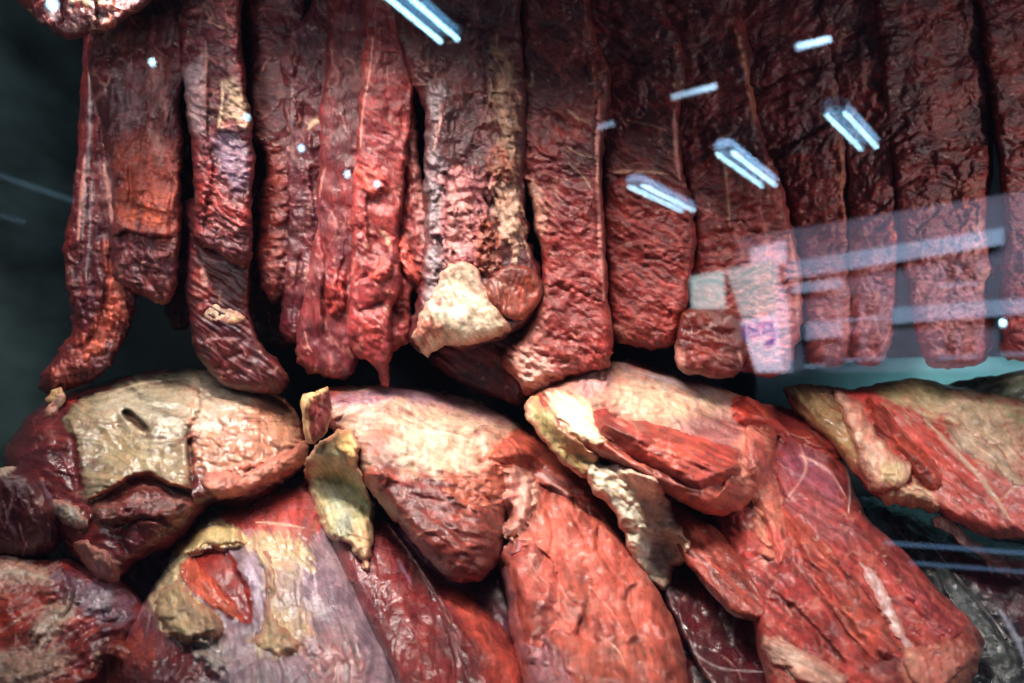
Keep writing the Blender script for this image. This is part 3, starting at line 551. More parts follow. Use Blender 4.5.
hang('broad dark hanging slab second from the right with a pink nub on its lower edge',
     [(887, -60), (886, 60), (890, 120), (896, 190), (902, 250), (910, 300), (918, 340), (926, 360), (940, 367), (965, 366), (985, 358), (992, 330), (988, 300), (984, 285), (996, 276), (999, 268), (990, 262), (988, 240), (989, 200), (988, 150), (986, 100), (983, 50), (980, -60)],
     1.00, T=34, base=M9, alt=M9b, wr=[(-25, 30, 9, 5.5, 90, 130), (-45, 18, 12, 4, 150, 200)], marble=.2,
     patches=[([(915, 260), (950, 235), (985, 250), (990, 300), (985, 350), (945, 362), (922, 340)], (0.44, 0.19, 0.20), 12, 12, 0, 2, .75), ([(962, 180), (978, 178), (986, 200), (984, 240), (968, 230), (950, 205)], (0.38, 0.10, 0.05), 4, 6, 2, 2, .8),  # lower end tinted with the pale haze of the mirrored wall
              ([(976, 280), (985, 268), (999, 266), (996, 278), (984, 292)], (0.62, 0.26, 0.20), 2, 2, 2, 1, .9), ([(976, 220), (982, 216), (983, 245), (976, 260), (973, 240)], PINK, 2, 4, 1, 1, .8)],
     folds=[([(930, 150), (955, 148), (988, 145)], 5, 12), ([(896, 190), (930, 175), (960, 185)], 4, 12)],
     creases=[([(905, 170), (930, 165), (960, 168)], 3, 3)])
hang('rightmost hanging slab cut off by the edge of the picture',
     [(988, -60), (988, 40), (997, 100), (1002, 180), (1005, 240), (1000, 280), (1003, 330), (1001, 352), (1015, 360), (1060, 362), (1095, 350), (1100, 150), (1090, -60)], 0.985, T=34, base=M9, alt=M9b, wr=[(-10, 24, 12, 5, 80, 150)], marble=.2,
     patches=[([(1003, 290), (1030, 280), (1060, 320), (1040, 355), (1005, 350)], RED, 8, 10, 0, 2, .8)])

# ------------------------------------------------------------------ joints lying below
JG = 'meat joints lying in front'
e = root('meat_joint', 150, 590, 0.95, 'left hand joint under grey tan skin with a slit and a torn flap', 'meat joint', JG)
flesh('muscle', [(6, 445), (22, 424), (46, 402), (80, 388), (125, 376), (170, 369), (215, 371), (255, 384), (288, 402), (303, 428), (308, 448), (302, 468), (286, 484), (262, 500), (240, 511), (218, 506), (202, 516), (188, 535), (168, 550), (150, 556), (132, 566), (118, 582), (106, 587), (94, 577),
      (80, 562), (64, 546), (50, 522), (30, 505), (14, 486), (4, 466)], 1.0, T=85, R=70, grad=(0, -0.0009), back=.5, base=DEEP, alt=PURP, mat=M_SKIN, parent=e, lump=(44, 8), fib=(10, 7, 1.5),
      patches=[([(62, 420), (84, 398), (125, 381), (175, 372), (200, 376), (200, 410), (188, 438), (191, 489), (165, 483), (150, 475), (130, 478), (108, 491), (86, 502), (80, 470), (76, 440)], (0.26, 0.20, 0.12), 2.0, 3, 4, 0.6, .97),
               ([(192, 372), (230, 374), (262, 388), (288, 404), (302, 432), (288, 458), (255, 470), (232, 480), (215, 492), (200, 470), (191, 438)], (0.45, 0.22, 0.13), 4, 8, 1, 2.0, .9),
               ([(190, 372), (230, 374), (250, 390), (240, 410), (205, 420), (192, 400)], GREYTAN, 10, 10, 0, 0, .75), ([(96, 440), (130, 425), (160, 445), (150, 470), (110, 480)], (0.30, 0.22, 0.11), 12, 10, 0, 0, .7),
               ([(100, 400), (140, 390), (180, 400), (170, 430), (130, 425)], (0.30, 0.27, 0.20), 12, 8, 0, 0, .6), ([(122, 413), (130, 409), (146, 426), (148, 432), (136, 427)], (0.10, 0.05, 0.03), 1.5, 1, -5, 0, .95),
               ([(206, 482), (230, 470), (262, 458), (300, 448), (304, 462), (280, 482), (250, 492), (222, 500)], (0.52, 0.24, 0.17), 3, 5, 3, 5, .85),
               ([(50, 506), (66, 502), (82, 516), (78, 524), (60, 518)], GREYTAN, 3, 4, 2, 3, .8), ([(76, 545), (95, 548), (116, 560), (118, 580), (106, 586), (92, 574)], (0.52, 0.30, 0.25), 3, 5, 2, 3, .8),
               ([(96, 505), (140, 490), (195, 500), (190, 520), (150, 530), (110, 525)], (0.20, 0.07, 0.045), 8, 8, 0, 2, .8), ([(60, 396), (100, 382), (128, 374), (120, 384), (80, 396), (62, 408)], RED, 2, 3, 2, 0, .8)],
      streaks=[([(86, 500), (108, 490), (130, 477), (150, 474), (165, 482), (190, 488)], ORANGE, 2.4, .75, 2), ([(240, 468), (265, 462), (290, 468), (284, 476)], ORANGE, 2.5, .6, 2), ([(100, 398), (140, 384), (190, 378)], WHITE, 1.0, .5), ([(110, 402), (150, 388)], WHITE, .8, .5)],
      folds=[([(191, 490), (165, 484), (150, 475), (130, 478), (108, 492), (84, 502)], 8, 16), ([(188, 436), (189, 460), (192, 492)], 7, 14), ([(200, 492), (230, 478), (270, 464), (304, 452)], 6, 8), ([(92, 508), (130, 505), (165, 512), (196, 508)], 5, 7),
             ([(110, 530), (140, 520), (175, 528)], 5, 7), ([(64, 410), (76, 440), (80, 472), (86, 500)], -4, 12), ([(240, 508), (262, 492), (288, 474)], -4, 6)],
      creases=[([(122, 412), (135, 418), (148, 431)], 9, 2.6), ([(189, 438), (191, 465), (193, 488)], 8, 2.4), ([(80, 540), (95, 520), (110, 505)], 5, 4), ([(130, 555), (120, 535), (140, 515)], 6, 4)])
flesh('fat', [(201, 480), (218, 470), (240, 474), (262, 462), (288, 451), (305, 444), (306, 460), (292, 472), (274, 478), (250, 491), (228, 499), (210, 495)], 0.905, T=14, R=9, grad=(0, -0.0009), base=(0.46, 0.20, 0.13), alt=(0.36, 0.09, 0.06), parent=e, drape=True, mat=M_FAT, lump=(12, 5), wr=[(-15, 22, 8, 4)])
flesh('fat', [(74, 546), (84, 540), (98, 546), (112, 556), (120, 570), (116, 584), (106, 588), (94, 578), (82, 562)], 0.9, T=9, R=8, base=(0.44, 0.22, 0.18), alt=(0.34, 0.12, 0.10), mat=M_FAT, drape=True, parent=e, lump=(9, 4))
flesh('fat', [(48, 506), (58, 500), (70, 504), (84, 514), (86, 526), (72, 528), (58, 520)], 0.9, T=8, R=7, base=(0.36, 0.30, 0.24), alt=(0.26, 0.20, 0.16), mat=M_FAT, drape=True, parent=e, lump=(9, 4))
flesh('muscle', [(88, 506), (110, 498), (140, 484), (170, 490), (196, 498), (196, 514), (170, 524), (140, 522), (112, 528), (94, 520)], 0.9, T=12, R=10, base=(0.20, 0.06, 0.045), alt=DEEP, drape=True, gentle=True, parent=e, fib=(-8, 6, 3), lump=(16, 5))
flesh('tendon', [(44, 412), (50, 402), (60, 394), (66, 398), (60, 408), (48, 416)], 0.93, T=5, base=PINK, alt=CREAM, mat=M_FAT, parent=e)
flesh('muscle', [(-40, 470), (0, 468), (15, 467), (36, 476), (50, 492), (60, 516), (62, 540), (50, 554), (25, 560), (-10, 558), (-40, 556)], 0.93, T=45, R=34, base=DEEP, alt=PURP, parent=e, fib=(70, 6, 1.8),
      patches=[([(-5, 462), (12, 458), (16, 468), (2, 474)], WHITE, 2, 2, 0, 0, .7)], streaks=[([(44, 484), (54, 500), (62, 520)], LILAC, 5, .7, 1)])

e = root('meat_joint', 20, 700, 0.9, 'bottom left corner joint streaked red and cream', 'meat joint', JG)
flesh('muscle', [(-60, 552), (0, 549), (40, 556), (75, 560), (110, 572), (134, 588), (146, 612), (140, 640), (120, 660), (100, 690), (90, 750), (-60, 750)], 0.90, T=70, R=60, grad=(0, -0.0008), base=(0.36, 0.05, 0.035), alt=DEEP, parent=e, lump=(34, 8), fib=(-24, 8, 2.5), mat=M_SKIN,
      patches=[([(-50, 556), (20, 556), (60, 570), (50, 590), (20, 592), (-50, 606)], (0.55, 0.34, 0.25), 6, 12, 1, 2, .8), ([(36, 618), (60, 600), (78, 602), (64, 625), (44, 648), (34, 640)], WHITE, 6, 8, 2, 2, .8),
               ([(-50, 655), (10, 650), (60, 655), (60, 680), (0, 690), (-50, 700)], (0.52, 0.34, 0.24), 8, 10, 1, 2, .8), ([(50, 570), (100, 580), (136, 600), (130, 630), (95, 620), (70, 600)], (0.16, 0.11, 0.16), 8, 10, 0, 2, .85),
               ([(80, 590), (108, 596), (112, 612), (90, 612)], (0.35, 0.30, 0.32), 6, 8, 1, 2, .7), ([(-40, 606), (20, 596), (56, 598), (30, 618), (10, 640), (-40, 650)], (0.52, 0.07, 0.035), 6, 8, 0, 0, .7)],
      streaks=[([(-20, 575), (20, 572), (50, 580)], WHITE, 3, .6, 1), ([(-20, 590), (25, 586), (55, 590)], RED, 3, .6), ([(0, 632), (30, 612), (55, 604)], WHITE, 2.2, .5), ([(48, 650), (62, 630), (80, 615)], PINK, 3, .6)],
      folds=[([(70, 650), (95, 628), (130, 618)], 6, 14), ([(60, 566), (75, 590), (60, 620)], 4, 16)])

flesh('muscle', [(30, 520), (90, 540), (140, 530), (200, 510), (240, 540), (220, 620), (180, 700), (60, 700), (40, 600)], 0.99, T=40, parent=e, base=(0.20, 0.05, 0.06), alt=(0.14, 0.08, 0.12), mat=M_SKIN, grad=(0, -0.0011), fib=(35, 6, 2), step=2.2,
      patches=[([(110, 590), (150, 575), (170, 600), (140, 630)], LILAC, 8, 10, 1, 2, .6)])
e = root('meat_joint', 260, 700, 0.88, 'bottom joint in lilac skin and tan fat with a bare orange red cut', 'meat joint', JG)
flesh('muscle', [(118, 690), (112, 655), (124, 626), (140, 606), (158, 575), (172, 550), (185, 536), (200, 515), (225, 505), (250, 496), (275, 488), (305, 478), (330, 500), (350, 560), (375, 600), (405, 650), (430, 700), (430, 760), (118, 760)], 0.93, T=100, R=85, grad=(0, -0.0010), back=.4, base=(0.27, 0.18, 0.20), alt=(0.19, 0.12, 0.155), mat=M_SKIN, parent=e, lump=(50, 8),
      patches=[([(205, 512), (250, 498), (305, 480), (322, 520), (300, 548), (260, 542), (225, 530), (210, 522)], (0.36, 0.06, 0.045), 6, 8, 0, 1.5, .95), ([(255, 530), (285, 522), (308, 532), (300, 545), (265, 542)], (0.45, 0.22, 0.17), 6, 8, 0, 1, .7),
               ([(244, 540), (262, 534), (300, 540), (314, 552), (312, 566), (300, 575), (302, 600), (312, 625), (300, 648), (282, 655), (274, 664), (262, 650), (250, 640), (266, 622), (268, 590), (262, 566)], (0.50, 0.36, 0.20), 3, 8, 1, 1.5, .9),
               ([(150, 602), (158, 580), (176, 552), (196, 540), (190, 560), (184, 585), (196, 600), (214, 612), (222, 628), (206, 640), (182, 642), (166, 632), (158, 616)], (0.58, 0.44, 0.24), 2, 6, 3, 4, .95),
               ([(174, 550), (186, 534), (210, 522), (238, 528), (248, 542), (224, 548), (196, 550), (184, 556)], (0.60, 0.45, 0.22), 2, 4, 3, 2.5, .95), ([(196, 520), (214, 510), (222, 512), (216, 524), (204, 530)], GREYTAN, 3, 3, 2, 1, .9),
               ([(176, 640), (206, 646), (222, 662), (210, 680), (150, 700), (118, 700), (112, 655), (130, 625), (148, 612), (160, 632)], (0.18, 0.025, 0.03), 5, 8, 0, 2, .9), ([(120, 640), (145, 632), (160, 655), (130, 668)], (0.40, 0.09, 0.06), 8, 8, 0, 2, .7),
               ([(150, 560), (138, 600), (142, 612), (154, 590)], (0.45, 0.12, 0.12), 3, 4, 0, 0, .7), ([(196, 645), (220, 640), (226, 670), (205, 668)], (0.45, 0.42, 0.36), 4, 6, 2, 2, .7),
               ([(306, 640), (340, 640), (362, 668), (355, 690), (315, 690)], (0.42, 0.17, 0.15), 8, 12, 0, 2, .6), ([(280, 575), (305, 572), (308, 605), (285, 610)], LILAC, 8, 10, 0, 0, .6),
               ([(240, 558), (258, 562), (268, 590), (264, 620), (256, 615), (252, 590)], (0.40, 0.30, 0.38), 4, 5, 1, 0, .8),
               ([(184, 562), (196, 552), (214, 548), (230, 554), (240, 570), (248, 588), (253, 606), (249, 623), (238, 619), (220, 608), (204, 598), (190, 586), (181, 574)], (0.30, 0.035, 0.025), 1.4, 2, -7, 0, 1.1),
               ([(183, 562), (191, 560), (203, 572), (216, 586), (229, 600), (242, 619), (234, 620), (214, 607), (192, 591), (181, 575)], (0.48, 0.11, 0.055), 1.4, 2, 7, 0, 1.2)],
      streaks=[([(250, 545), (262, 562), (268, 590), (266, 620), (252, 642)], (0.2, 0.12, 0.06), 1.2, .7, -1.5), ([(255, 522), (280, 524), (305, 528)], WHITE, 1.4, .6), ([(262, 538), (285, 548), (300, 562), (302, 580)], CREAM, 1.6, .6)],
      folds=[([(184, 642), (206, 642), (222, 630)], -5, 8), ([(180, 655), (205, 650), (230, 665)], 4, 10), ([(172, 552), (190, 552), (226, 548), (248, 545)], -3, 7), ([(268, 645), (268, 605), (266, 575), (250, 548)], 3, 8)],
      creases=[([(160, 590), (175, 575), (178, 600), (200, 612)], 3, 4), ([(176, 640), (185, 655), (170, 690)], 4, 5)])
flesh('fat', [(150, 602), (160, 585), (174, 578), (186, 584), (196, 598), (212, 610), (223, 622), (222, 636), (206, 643), (182, 643), (166, 634), (155, 618)], 0.9, T=13, R=10, base=(0.46, 0.33, 0.18), alt=(0.34, 0.20, 0.12), mat=M_FAT, drape=True, gentle=True, parent=e, lump=(13, 8))
flesh('fat', [(172, 552), (184, 536), (206, 524), (226, 522), (242, 532), (249, 543), (232, 550), (206, 551), (186, 558)], 0.9, T=8, R=9, base=(0.46, 0.34, 0.15), alt=(0.38, 0.26, 0.12), mat=M_FAT, drape=True, gentle=True, parent=e, lump=(13, 4))
flesh('fat', [(262, 552), (274, 556), (280, 580), (276, 606), (284, 626), (300, 640), (298, 652), (278, 662), (262, 652), (250, 642), (264, 622), (266, 590)], 0.9, T=6, R=9, base=(0.44, 0.30, 0.17), alt=(0.34, 0.22, 0.14), mat=M_FAT, drape=True, gentle=True, parent=e, lump=(13, 4))
e = root('meat_joint', 110, 720, 0.85, 'small dark red flap in shadow at the bottom between the two left joints', 'meat joint', JG)
flesh('muscle', [(70, 690), (78, 668), (92, 650), (108, 640), (128, 642), (140, 655), (150, 680), (160, 710), (150, 740), (70, 740)], 0.83, T=30, base=(0.30, 0.05, 0.03), alt=DEEP, parent=e, lump=(18, 5), creases=[([(112, 655), (108, 690), (112, 720)], 12, 7)], patches=[([(80, 668), (95, 652), (100, 660), (88, 685)], TAN, 3, 4, 1, 1, .6)])

# centre joint
e = root('meat_joint', 470, 700, 0.86, 'central joint with a yellow fat knob, cream skin and salmon muscle', 'meat joint', JG)
flesh('muscle', [(474, 466), (486, 446), (508, 428), (532, 430), (556, 450), (583, 474), (603, 503), (628, 542), (652, 580), (671, 615), (683, 650), (690, 700), (690, 760), (520, 760), (522, 690), (514, 650), (506, 600), (497, 566), (500, 530), (484, 492)], 0.91, T=85, R=58, grad=(0, -0.0011), back=.4,
      base=(0.48, 0.098, 0.065), alt=(0.36, 0.062, 0.045), parent=e, lump=(36, 11), marble=.45, mix=.8,
      patches=[([(500, 470), (512, 462), (530, 474), (534, 500), (524, 528), (508, 540), (498, 520), (508, 498)], (0.60, 0.36, 0.27), 3, 6, 3, 7, .9), ([(556, 455), (575, 472), (600, 503), (612, 530), (596, 520), (570, 490), (548, 466)], (0.48, 0.10, 0.05), 6, 6, 0, 1, .8),
               ([(534, 600), (548, 640), (575, 683), (560, 700), (530, 700), (522, 660)], (0.34, 0.16, 0.20), 6, 8, 0, 1, .7), ([(498, 560), (508, 545), (512, 600), (522, 650), (512, 640)], (0.30, 0.12, 0.16), 4, 4, 0, 0, .7)],
      streaks=[([(524, 478), (540, 474), (556, 486), (575, 500)], (0.66, 0.45, 0.42), 3, .7, 2), ([(590, 585), (586, 610), (578, 630)], PINK, 1.4, .8, 1), ([(590, 586), (612, 612), (625, 635)], PINK, 1.2, .6, 1), ([(606, 640), (618, 650), (626, 668)], WHITE, 1, .5), ([(505, 545), (514, 560), (520, 540)], LILAC, 2, .6)],
      folds=[([(608, 520), (592, 505), (560, 492), (532, 480)], 6, 14), ([(590, 585), (584, 610), (574, 640)], 7, 14), ([(510, 560), (530, 545), (552, 560), (560, 590)], -5, 12), ([(640, 580), (625, 600), (640, 640)], 4, 12), ([(545, 505), (552, 530), (548, 560)], 4, 12),
             ([(520, 640), (545, 650), (560, 683)], 5, 10), ([(600, 520), (596, 545), (608, 570)], 5, 9)],
      creases=[([(520, 555), (540, 590), (548, 620)], 4, 5), ([(596, 535), (606, 552), (612, 575)], 4, 4)])
flesh('muscle', [(308, 404), (318, 390), (345, 386), (385, 385), (430, 389), (470, 398), (505, 414), (535, 434), (548, 452), (540, 470), (524, 490), (510, 512), (506, 540), (498, 564), (480, 580), (458, 582), (434, 566), (412, 542), (394, 520), (376, 500), (362, 478), (350, 456), (338, 436), (322, 422)], 0.945, T=74, R=60, grad=(0.0003, -0.0011), back=.4,
      base=(0.27, 0.040, 0.028), alt=(0.18, 0.025, 0.022), parent=e, lump=(34, 8), fib=(12, 8, 2.0),
      patches=[([(332, 410), (350, 396), (385, 389), (430, 392), (470, 402), (500, 416), (520, 430), (500, 444), (484, 456), (482, 468), (452, 474), (420, 474), (392, 468), (362, 468), (356, 446), (345, 425)], (0.34, 0.22, 0.15), 4, 10, 0, 1.2, .92),
               ([(392, 430), (430, 420), (470, 436), (486, 450), (462, 464), (430, 466), (400, 456)], (0.46, 0.35, 0.24), 9, 14, 0, 0, .85), ([(330, 400), (380, 386), (430, 388), (480, 402), (520, 424), (500, 424), (460, 408), (400, 400), (350, 408)], (0.24, 0.11, 0.15), 5, 8, 0, 1, .85),
               ([(372, 424), (392, 428), (388, 450), (366, 452)], (0.40, 0.10, 0.06), 4, 8, 0, 0, .8), ([(500, 440), (520, 430), (545, 450), (535, 468), (505, 466), (484, 458)], (0.50, 0.10, 0.05), 5, 6, 2, 1, .95),
               ([(362, 472), (378, 468), (400, 476), (380, 490), (370, 488)], (0.40, 0.08, 0.05), 3, 4, 3, 0, .9), ([(450, 478), (485, 470), (505, 480), (500, 505), (470, 510), (450, 498)], (0.44, 0.12, 0.07), 5, 8, 1, 5, .8)],
      streaks=[([(334, 418), (352, 408), (376, 406), (392, 398)], PINK, 3.5, .7, 2), ([(350, 396), (400, 394), (450, 402)], (0.15, 0.08, 0.12), 1.6, .6), ([(390, 412), (440, 410), (490, 424)], (0.3, 0.16, 0.12), 1.4, .5), ([(400, 440), (440, 432), (480, 444)], WHITE, 1.4, .5), ([(395, 450), (430, 446), (470, 456)], (0.35, 0.2, 0.12), 1.0, .5)],
      folds=[([(500, 462), (470, 474), (430, 478), (396, 472), (362, 474)], -5, 12), ([(540, 446), (515, 444), (492, 452), (482, 468)], -5, 10), ([(504, 500), (480, 506), (455, 498), (448, 486)], -4, 9), ([(334, 424), (356, 412), (390, 402)], 4, 8), ([(478, 510), (495, 530), (500, 550)], 4, 10), ([(420, 510), (450, 530), (480, 560)], 3, 12)])
flesh('muscle', [(306, 480), (330, 478), (352, 490), (369, 504), (399, 531), (427, 562), (455, 584), (482, 602), (505, 630), (522, 655), (534, 690), (540, 760), (410, 760), (396, 690), (378, 650), (362, 620), (342, 580), (322, 542), (310, 512)], 0.89, T=62, R=44, grad=(0, -0.0011), back=.5,
      base=(0.19, 0.028, 0.03), alt=(0.12, 0.018, 0.026), mat=M_SKIN, parent=e, lump=(36, 4), marble=.2,
      patches=[([(452, 586), (480, 604), (505, 634), (522, 660), (530, 700), (500, 700), (480, 650), (455, 612)], (0.40, 0.075, 0.045), 8, 8, 0, 0, .9), ([(380, 560), (400, 590), (430, 640), (450, 690), (420, 690), (395, 640)], (0.30, 0.05, 0.04), 12, 10, 0, 0, .6),
               ([(318, 520), (330, 540), (345, 572), (338, 570), (320, 540)], (0.06, 0.04, 0.05), 3, 4, 0, 0, .6)],
      streaks=[([(372, 508), (400, 540), (432, 588), (455, 635), (470, 690)], (0.5, 0.28, 0.25), 1.0, .7, .5), ([(398, 560), (412, 585)], LILAC, 2, .5), ([(352, 560), (365, 590), (380, 612)], LILAC, 1.6, .4)],
      folds=[([(370, 506), (402, 542), (434, 590), (458, 640), (472, 700)], -4, 22), ([(455, 690), (452, 650), (438, 612)], 3, 16)])
flesh('fat_knob', [(304, 470), (307, 456), (320, 441), (332, 434), (345, 429), (356, 436), (361, 452), (357, 464), (367, 487), (374, 515), (373, 542), (367, 573), (360, 562), (352, 552), (341, 540), (325, 534), (315, 512), (308, 488)], 0.868, T=26, R=18, grad=(0, -0.0009), base=(0.52, 0.46, 0.24), alt=(0.42, 0.37, 0.20), mat=M_FAT, parent=e, drape=True, lump=(14, 6), wr=[(70, 22, 9, 4)],
      patches=[([(328, 436), (345, 430), (358, 440), (360, 456), (352, 466), (342, 455)], (0.70, 0.44, 0.17), 3, 4, 3, 2, .95), ([(325, 490), (338, 488), (352, 505), (348, 515), (330, 505)], (0.62, 0.62, 0.46), 4, 5, 1, 1, .8), ([(336, 518), (350, 515), (358, 530), (350, 538), (338, 532)], (0.12, 0.14, 0.13), 5, 5, -2, 0, .7),
               ([(352, 530), (368, 520), (372, 545), (366, 568), (358, 552)], (0.52, 0.32, 0.16), 3, 4, 1, 1, .8)], folds=[([(358, 464), (346, 456), (334, 442)], 4, 8)])
flesh('flap', [(302, 398), (314, 392), (327, 388), (331, 402), (330, 420), (326, 434), (314, 443), (305, 440), (303, 420)], 0.89, T=12, R=9, base=(0.36, 0.055, 0.045), alt=DEEP, parent=e,
      patches=[([(301, 398), (314, 390), (328, 387), (318, 396), (310, 402), (309, 425), (312, 442), (304, 442)], (0.66, 0.44, 0.18), 1.5, 2, 2, 2, .95)])

flesh('muscle', [(395, 520), (430, 500), (480, 500), (520, 520), (545, 600), (560, 760), (400, 760), (400, 620)], 0.91, T=40, parent=e, base=(0.17, 0.05, 0.07), alt=(0.11, 0.03, 0.06), mat=M_SKIN, grad=(0, -0.0010), fib=(55, 6, 2), step=2.2)

flesh('muscle', [(482, 460), (498, 442), (516, 430), (536, 432), (558, 448), (584, 472), (608, 504), (616, 534), (600, 526), (574, 500), (548, 480), (524, 468), (502, 468)], 0.875, T=17, R=18, grad=(0, -0.0009), base=(0.46, 0.085, 0.05), alt=(0.36, 0.05, 0.035), parent=e, drape=True, gentle=True, fib=(35, 6, 2), lump=(22, 4))
flesh('fat', [(499, 468), (512, 462), (528, 468), (537, 486), (534, 510), (525, 530), (512, 541), (501, 531), (507, 515), (497, 500), (504, 485)], 0.865, T=15, R=10, grad=(0, -0.0009), base=(0.50, 0.28, 0.22), alt=(0.46, 0.18, 0.14), parent=e, drape=True, gentle=True, mat=M_FAT, lump=(12, 6), wr=[(60, 20, 9, 4)])
flesh('muscle', [(500, 555), (520, 540), (548, 548), (560, 580), (556, 620), (540, 650), (524, 680), (516, 640), (508, 600)], 0.845, T=12, R=20, grad=(0, -0.0011), base=(0.44, 0.09, 0.065), alt=(0.34, 0.05, 0.04), parent=e, drape=True, gentle=True, lump=(26, 5))

# right joint
e = root('meat_joint', 800, 700, 0.86, 'large right hand joint with a long white and olive fat edge', 'meat joint', JG)
flesh('muscle', [(700, 450), (735, 418), (768, 405), (800, 414), (828, 431), (846, 458), (856, 490), (868, 520), (902, 548), (936, 588), (966, 614), (983, 640), (978, 668), (966, 700), (960, 760), (790, 760), (770, 690), (756, 650), (748, 600), (722, 560), (704, 520), (696, 480)], 0.94, T=92, R=66, grad=(0, -0.0012), back=.4,
      base=(0.40, 0.050, 0.042), alt=(0.29, 0.032, 0.032), parent=e, lump=(36, 10), marble=.5, wr=[(35, 40, 18, 4)], fib=(40, 7, 1.6),
      patches=[([(770, 410), (800, 416), (828, 434), (842, 455), (820, 452), (790, 432), (768, 428)], (0.52, 0.06, 0.035), 3, 5, 4, 1, .95), ([(745, 420), (768, 425), (776, 450), (764, 470), (748, 455)], (0.48, 0.12, 0.10), 5, 6, 3, 0, .8),
               ([(778, 452), (800, 446), (826, 462), (842, 490), (835, 505), (810, 490), (785, 480)], (0.30, 0.08, 0.12), 6, 8, 0, 0, .8), ([(770, 470), (800, 490), (830, 510), (858, 540), (830, 545), (790, 520), (772, 500)], (0.36, 0.10, 0.11), 8, 10, 0, 0, .7),
               ([(750, 455), (764, 470), (770, 500), (778, 540), (770, 560), (756, 530), (748, 490)], (0.55, 0.22, 0.14), 4, 6, 2, 3, .8), ([(870, 560), (905, 560), (940, 600), (965, 625), (930, 640), (900, 610)], (0.46, 0.08, 0.07), 8, 8, 0, 1, .8),
               ([(764, 640), (785, 645), (812, 660), (840, 678), (820, 690), (785, 668)], (0.60, 0.42, 0.32), 3, 6, 2, 2, .85), ([(905, 650), (925, 655), (945, 640), (975, 650), (970, 680), (930, 695), (905, 680)], (0.55, 0.22, 0.14), 5, 8, 1, 4, .7)],
      streaks=[([(786, 500), (806, 470), (800, 445)], PINK, 1.6, .6, 1), ([(846, 460), (850, 490), (848, 515)], (0.7, 0.5, 0.45), 1.4, .8, 1), ([(752, 470), (762, 500), (774, 545)], WHITE, 1.5, .5, 1), ([(800, 455), (828, 470), (845, 495)], (0.66, 0.38, 0.34), 2, .6, 1)],
      folds=[([(845, 458), (820, 450), (795, 438), (772, 436)], -7, 9), ([(764, 520), (790, 560), (830, 610), (870, 660)], 6, 14), ([(780, 500), (820, 550), (862, 590), (905, 640)], -4, 14), ([(756, 440), (748, 470), (752, 500)], 5, 10), ([(850, 530), (890, 570), (925, 620), (950, 655)], 4, 9),
             ([(775, 590), (810, 620), (850, 665)], -5, 12), ([(772, 450), (778, 480), (790, 500)], -4, 9)],
      creases=[([(768, 470), (774, 510), (768, 545)], 5, 4), ([(800, 520), (830, 560), (850, 600)], 4, 4)])
flesh('tendon', [(859, 562), (866, 562), (880, 580), (893, 602), (905, 630), (920, 655), (928, 668), (920, 668), (905, 650), (890, 630), (876, 600), (864, 578)], 0.772, T=4, R=4, grad=(0.0, -0.0011), base=(0.58, 0.44, 0.42), alt=(0.44, 0.30, 0.36), mat=M_FAT, parent=e, drape=True)
flesh('muscle', [(526, 404), (544, 387), (573, 374), (598, 364), (627, 360), (661, 369), (705, 382), (738, 394), (766, 408), (776, 432), (770, 470), (752, 500), (730, 516), (704, 514), (676, 500), (646, 484), (617, 468), (588, 454), (556, 440), (534, 420)], 0.955, T=68, R=50, grad=(0.0004, -0.0012), back=.4,
      base=(0.42, 0.075, 0.045), alt=(0.30, 0.045, 0.035), parent=e, lump=(34, 8), fib=(22, 8, 1.6),
      patches=[([(545, 388), (575, 375), (600, 365), (628, 361), (662, 370), (705, 384), (738, 398), (748, 414), (720, 425), (690, 432), (650, 430), (620, 418), (600, 405), (570, 395)], (0.42, 0.22, 0.16), 4, 8, 0, 2, .95),
               ([(618, 392), (640, 382), (680, 388), (712, 400), (704, 415), (670, 420), (640, 418)], (0.50, 0.36, 0.24), 8, 10, 0, 0, .9), ([(628, 362), (662, 371), (705, 385), (740, 400), (700, 394), (660, 380), (630, 374)], (0.22, 0.17, 0.20), 6, 8, 0, 0, .8),
               ([(680, 425), (712, 412), (738, 425), (735, 450), (700, 445)], (0.34, 0.14, 0.14), 6, 8, 0, 0, .8), ([(546, 397), (562, 392), (580, 398), (594, 410), (603, 436), (596, 446), (580, 440), (562, 424)], (0.72, 0.58, 0.36), 3, 5, 3, 2, .97),
               ([(575, 378), (598, 368), (612, 376), (600, 392), (580, 394)], (0.40, 0.20, 0.20), 4, 6, 1, 3, .8), ([(730, 400), (748, 396), (764, 408), (760, 425), (742, 424)], (0.55, 0.06, 0.03), 3, 4, 3, 1, .95), ([(735, 440), (765, 440), (768, 470), (748, 490)], (0.55, 0.22, 0.15), 6, 8, 0, 2, .7)],
      streaks=[([(600, 440), (630, 462), (670, 482), (700, 492)], PINK, 2.0, .6, 1), ([(622, 420), (660, 432), (700, 450)], (0.55, 0.12, 0.07), 4, .8, 3), ([(640, 395), (670, 392), (700, 404)], WHITE, 1.2, .5)],
      folds=[([(600, 412), (625, 422), (665, 438), (705, 455), (735, 470)], 8, 16), ([(592, 412), (606, 440), (640, 462), (690, 482), (730, 486)], 5, 9), ([(745, 430), (738, 460), (715, 500)], -4, 10), ([(560, 380), (590, 376), (612, 384)], 4, 6)],
      creases=[([(606, 425), (650, 445), (700, 470)], 5, 4)])
flesh('muscle', [(664, 500), (684, 508), (708, 522), (734, 545), (754, 570), (772, 596), (776, 618), (756, 622), (726, 610), (700, 580), (676, 545)], 0.875, T=32, R=22, grad=(0, -0.0011), base=(0.38, 0.055, 0.035), alt=(0.28, 0.04, 0.03), parent=e, lump=(24, 4), fib=(45, 6, 2))
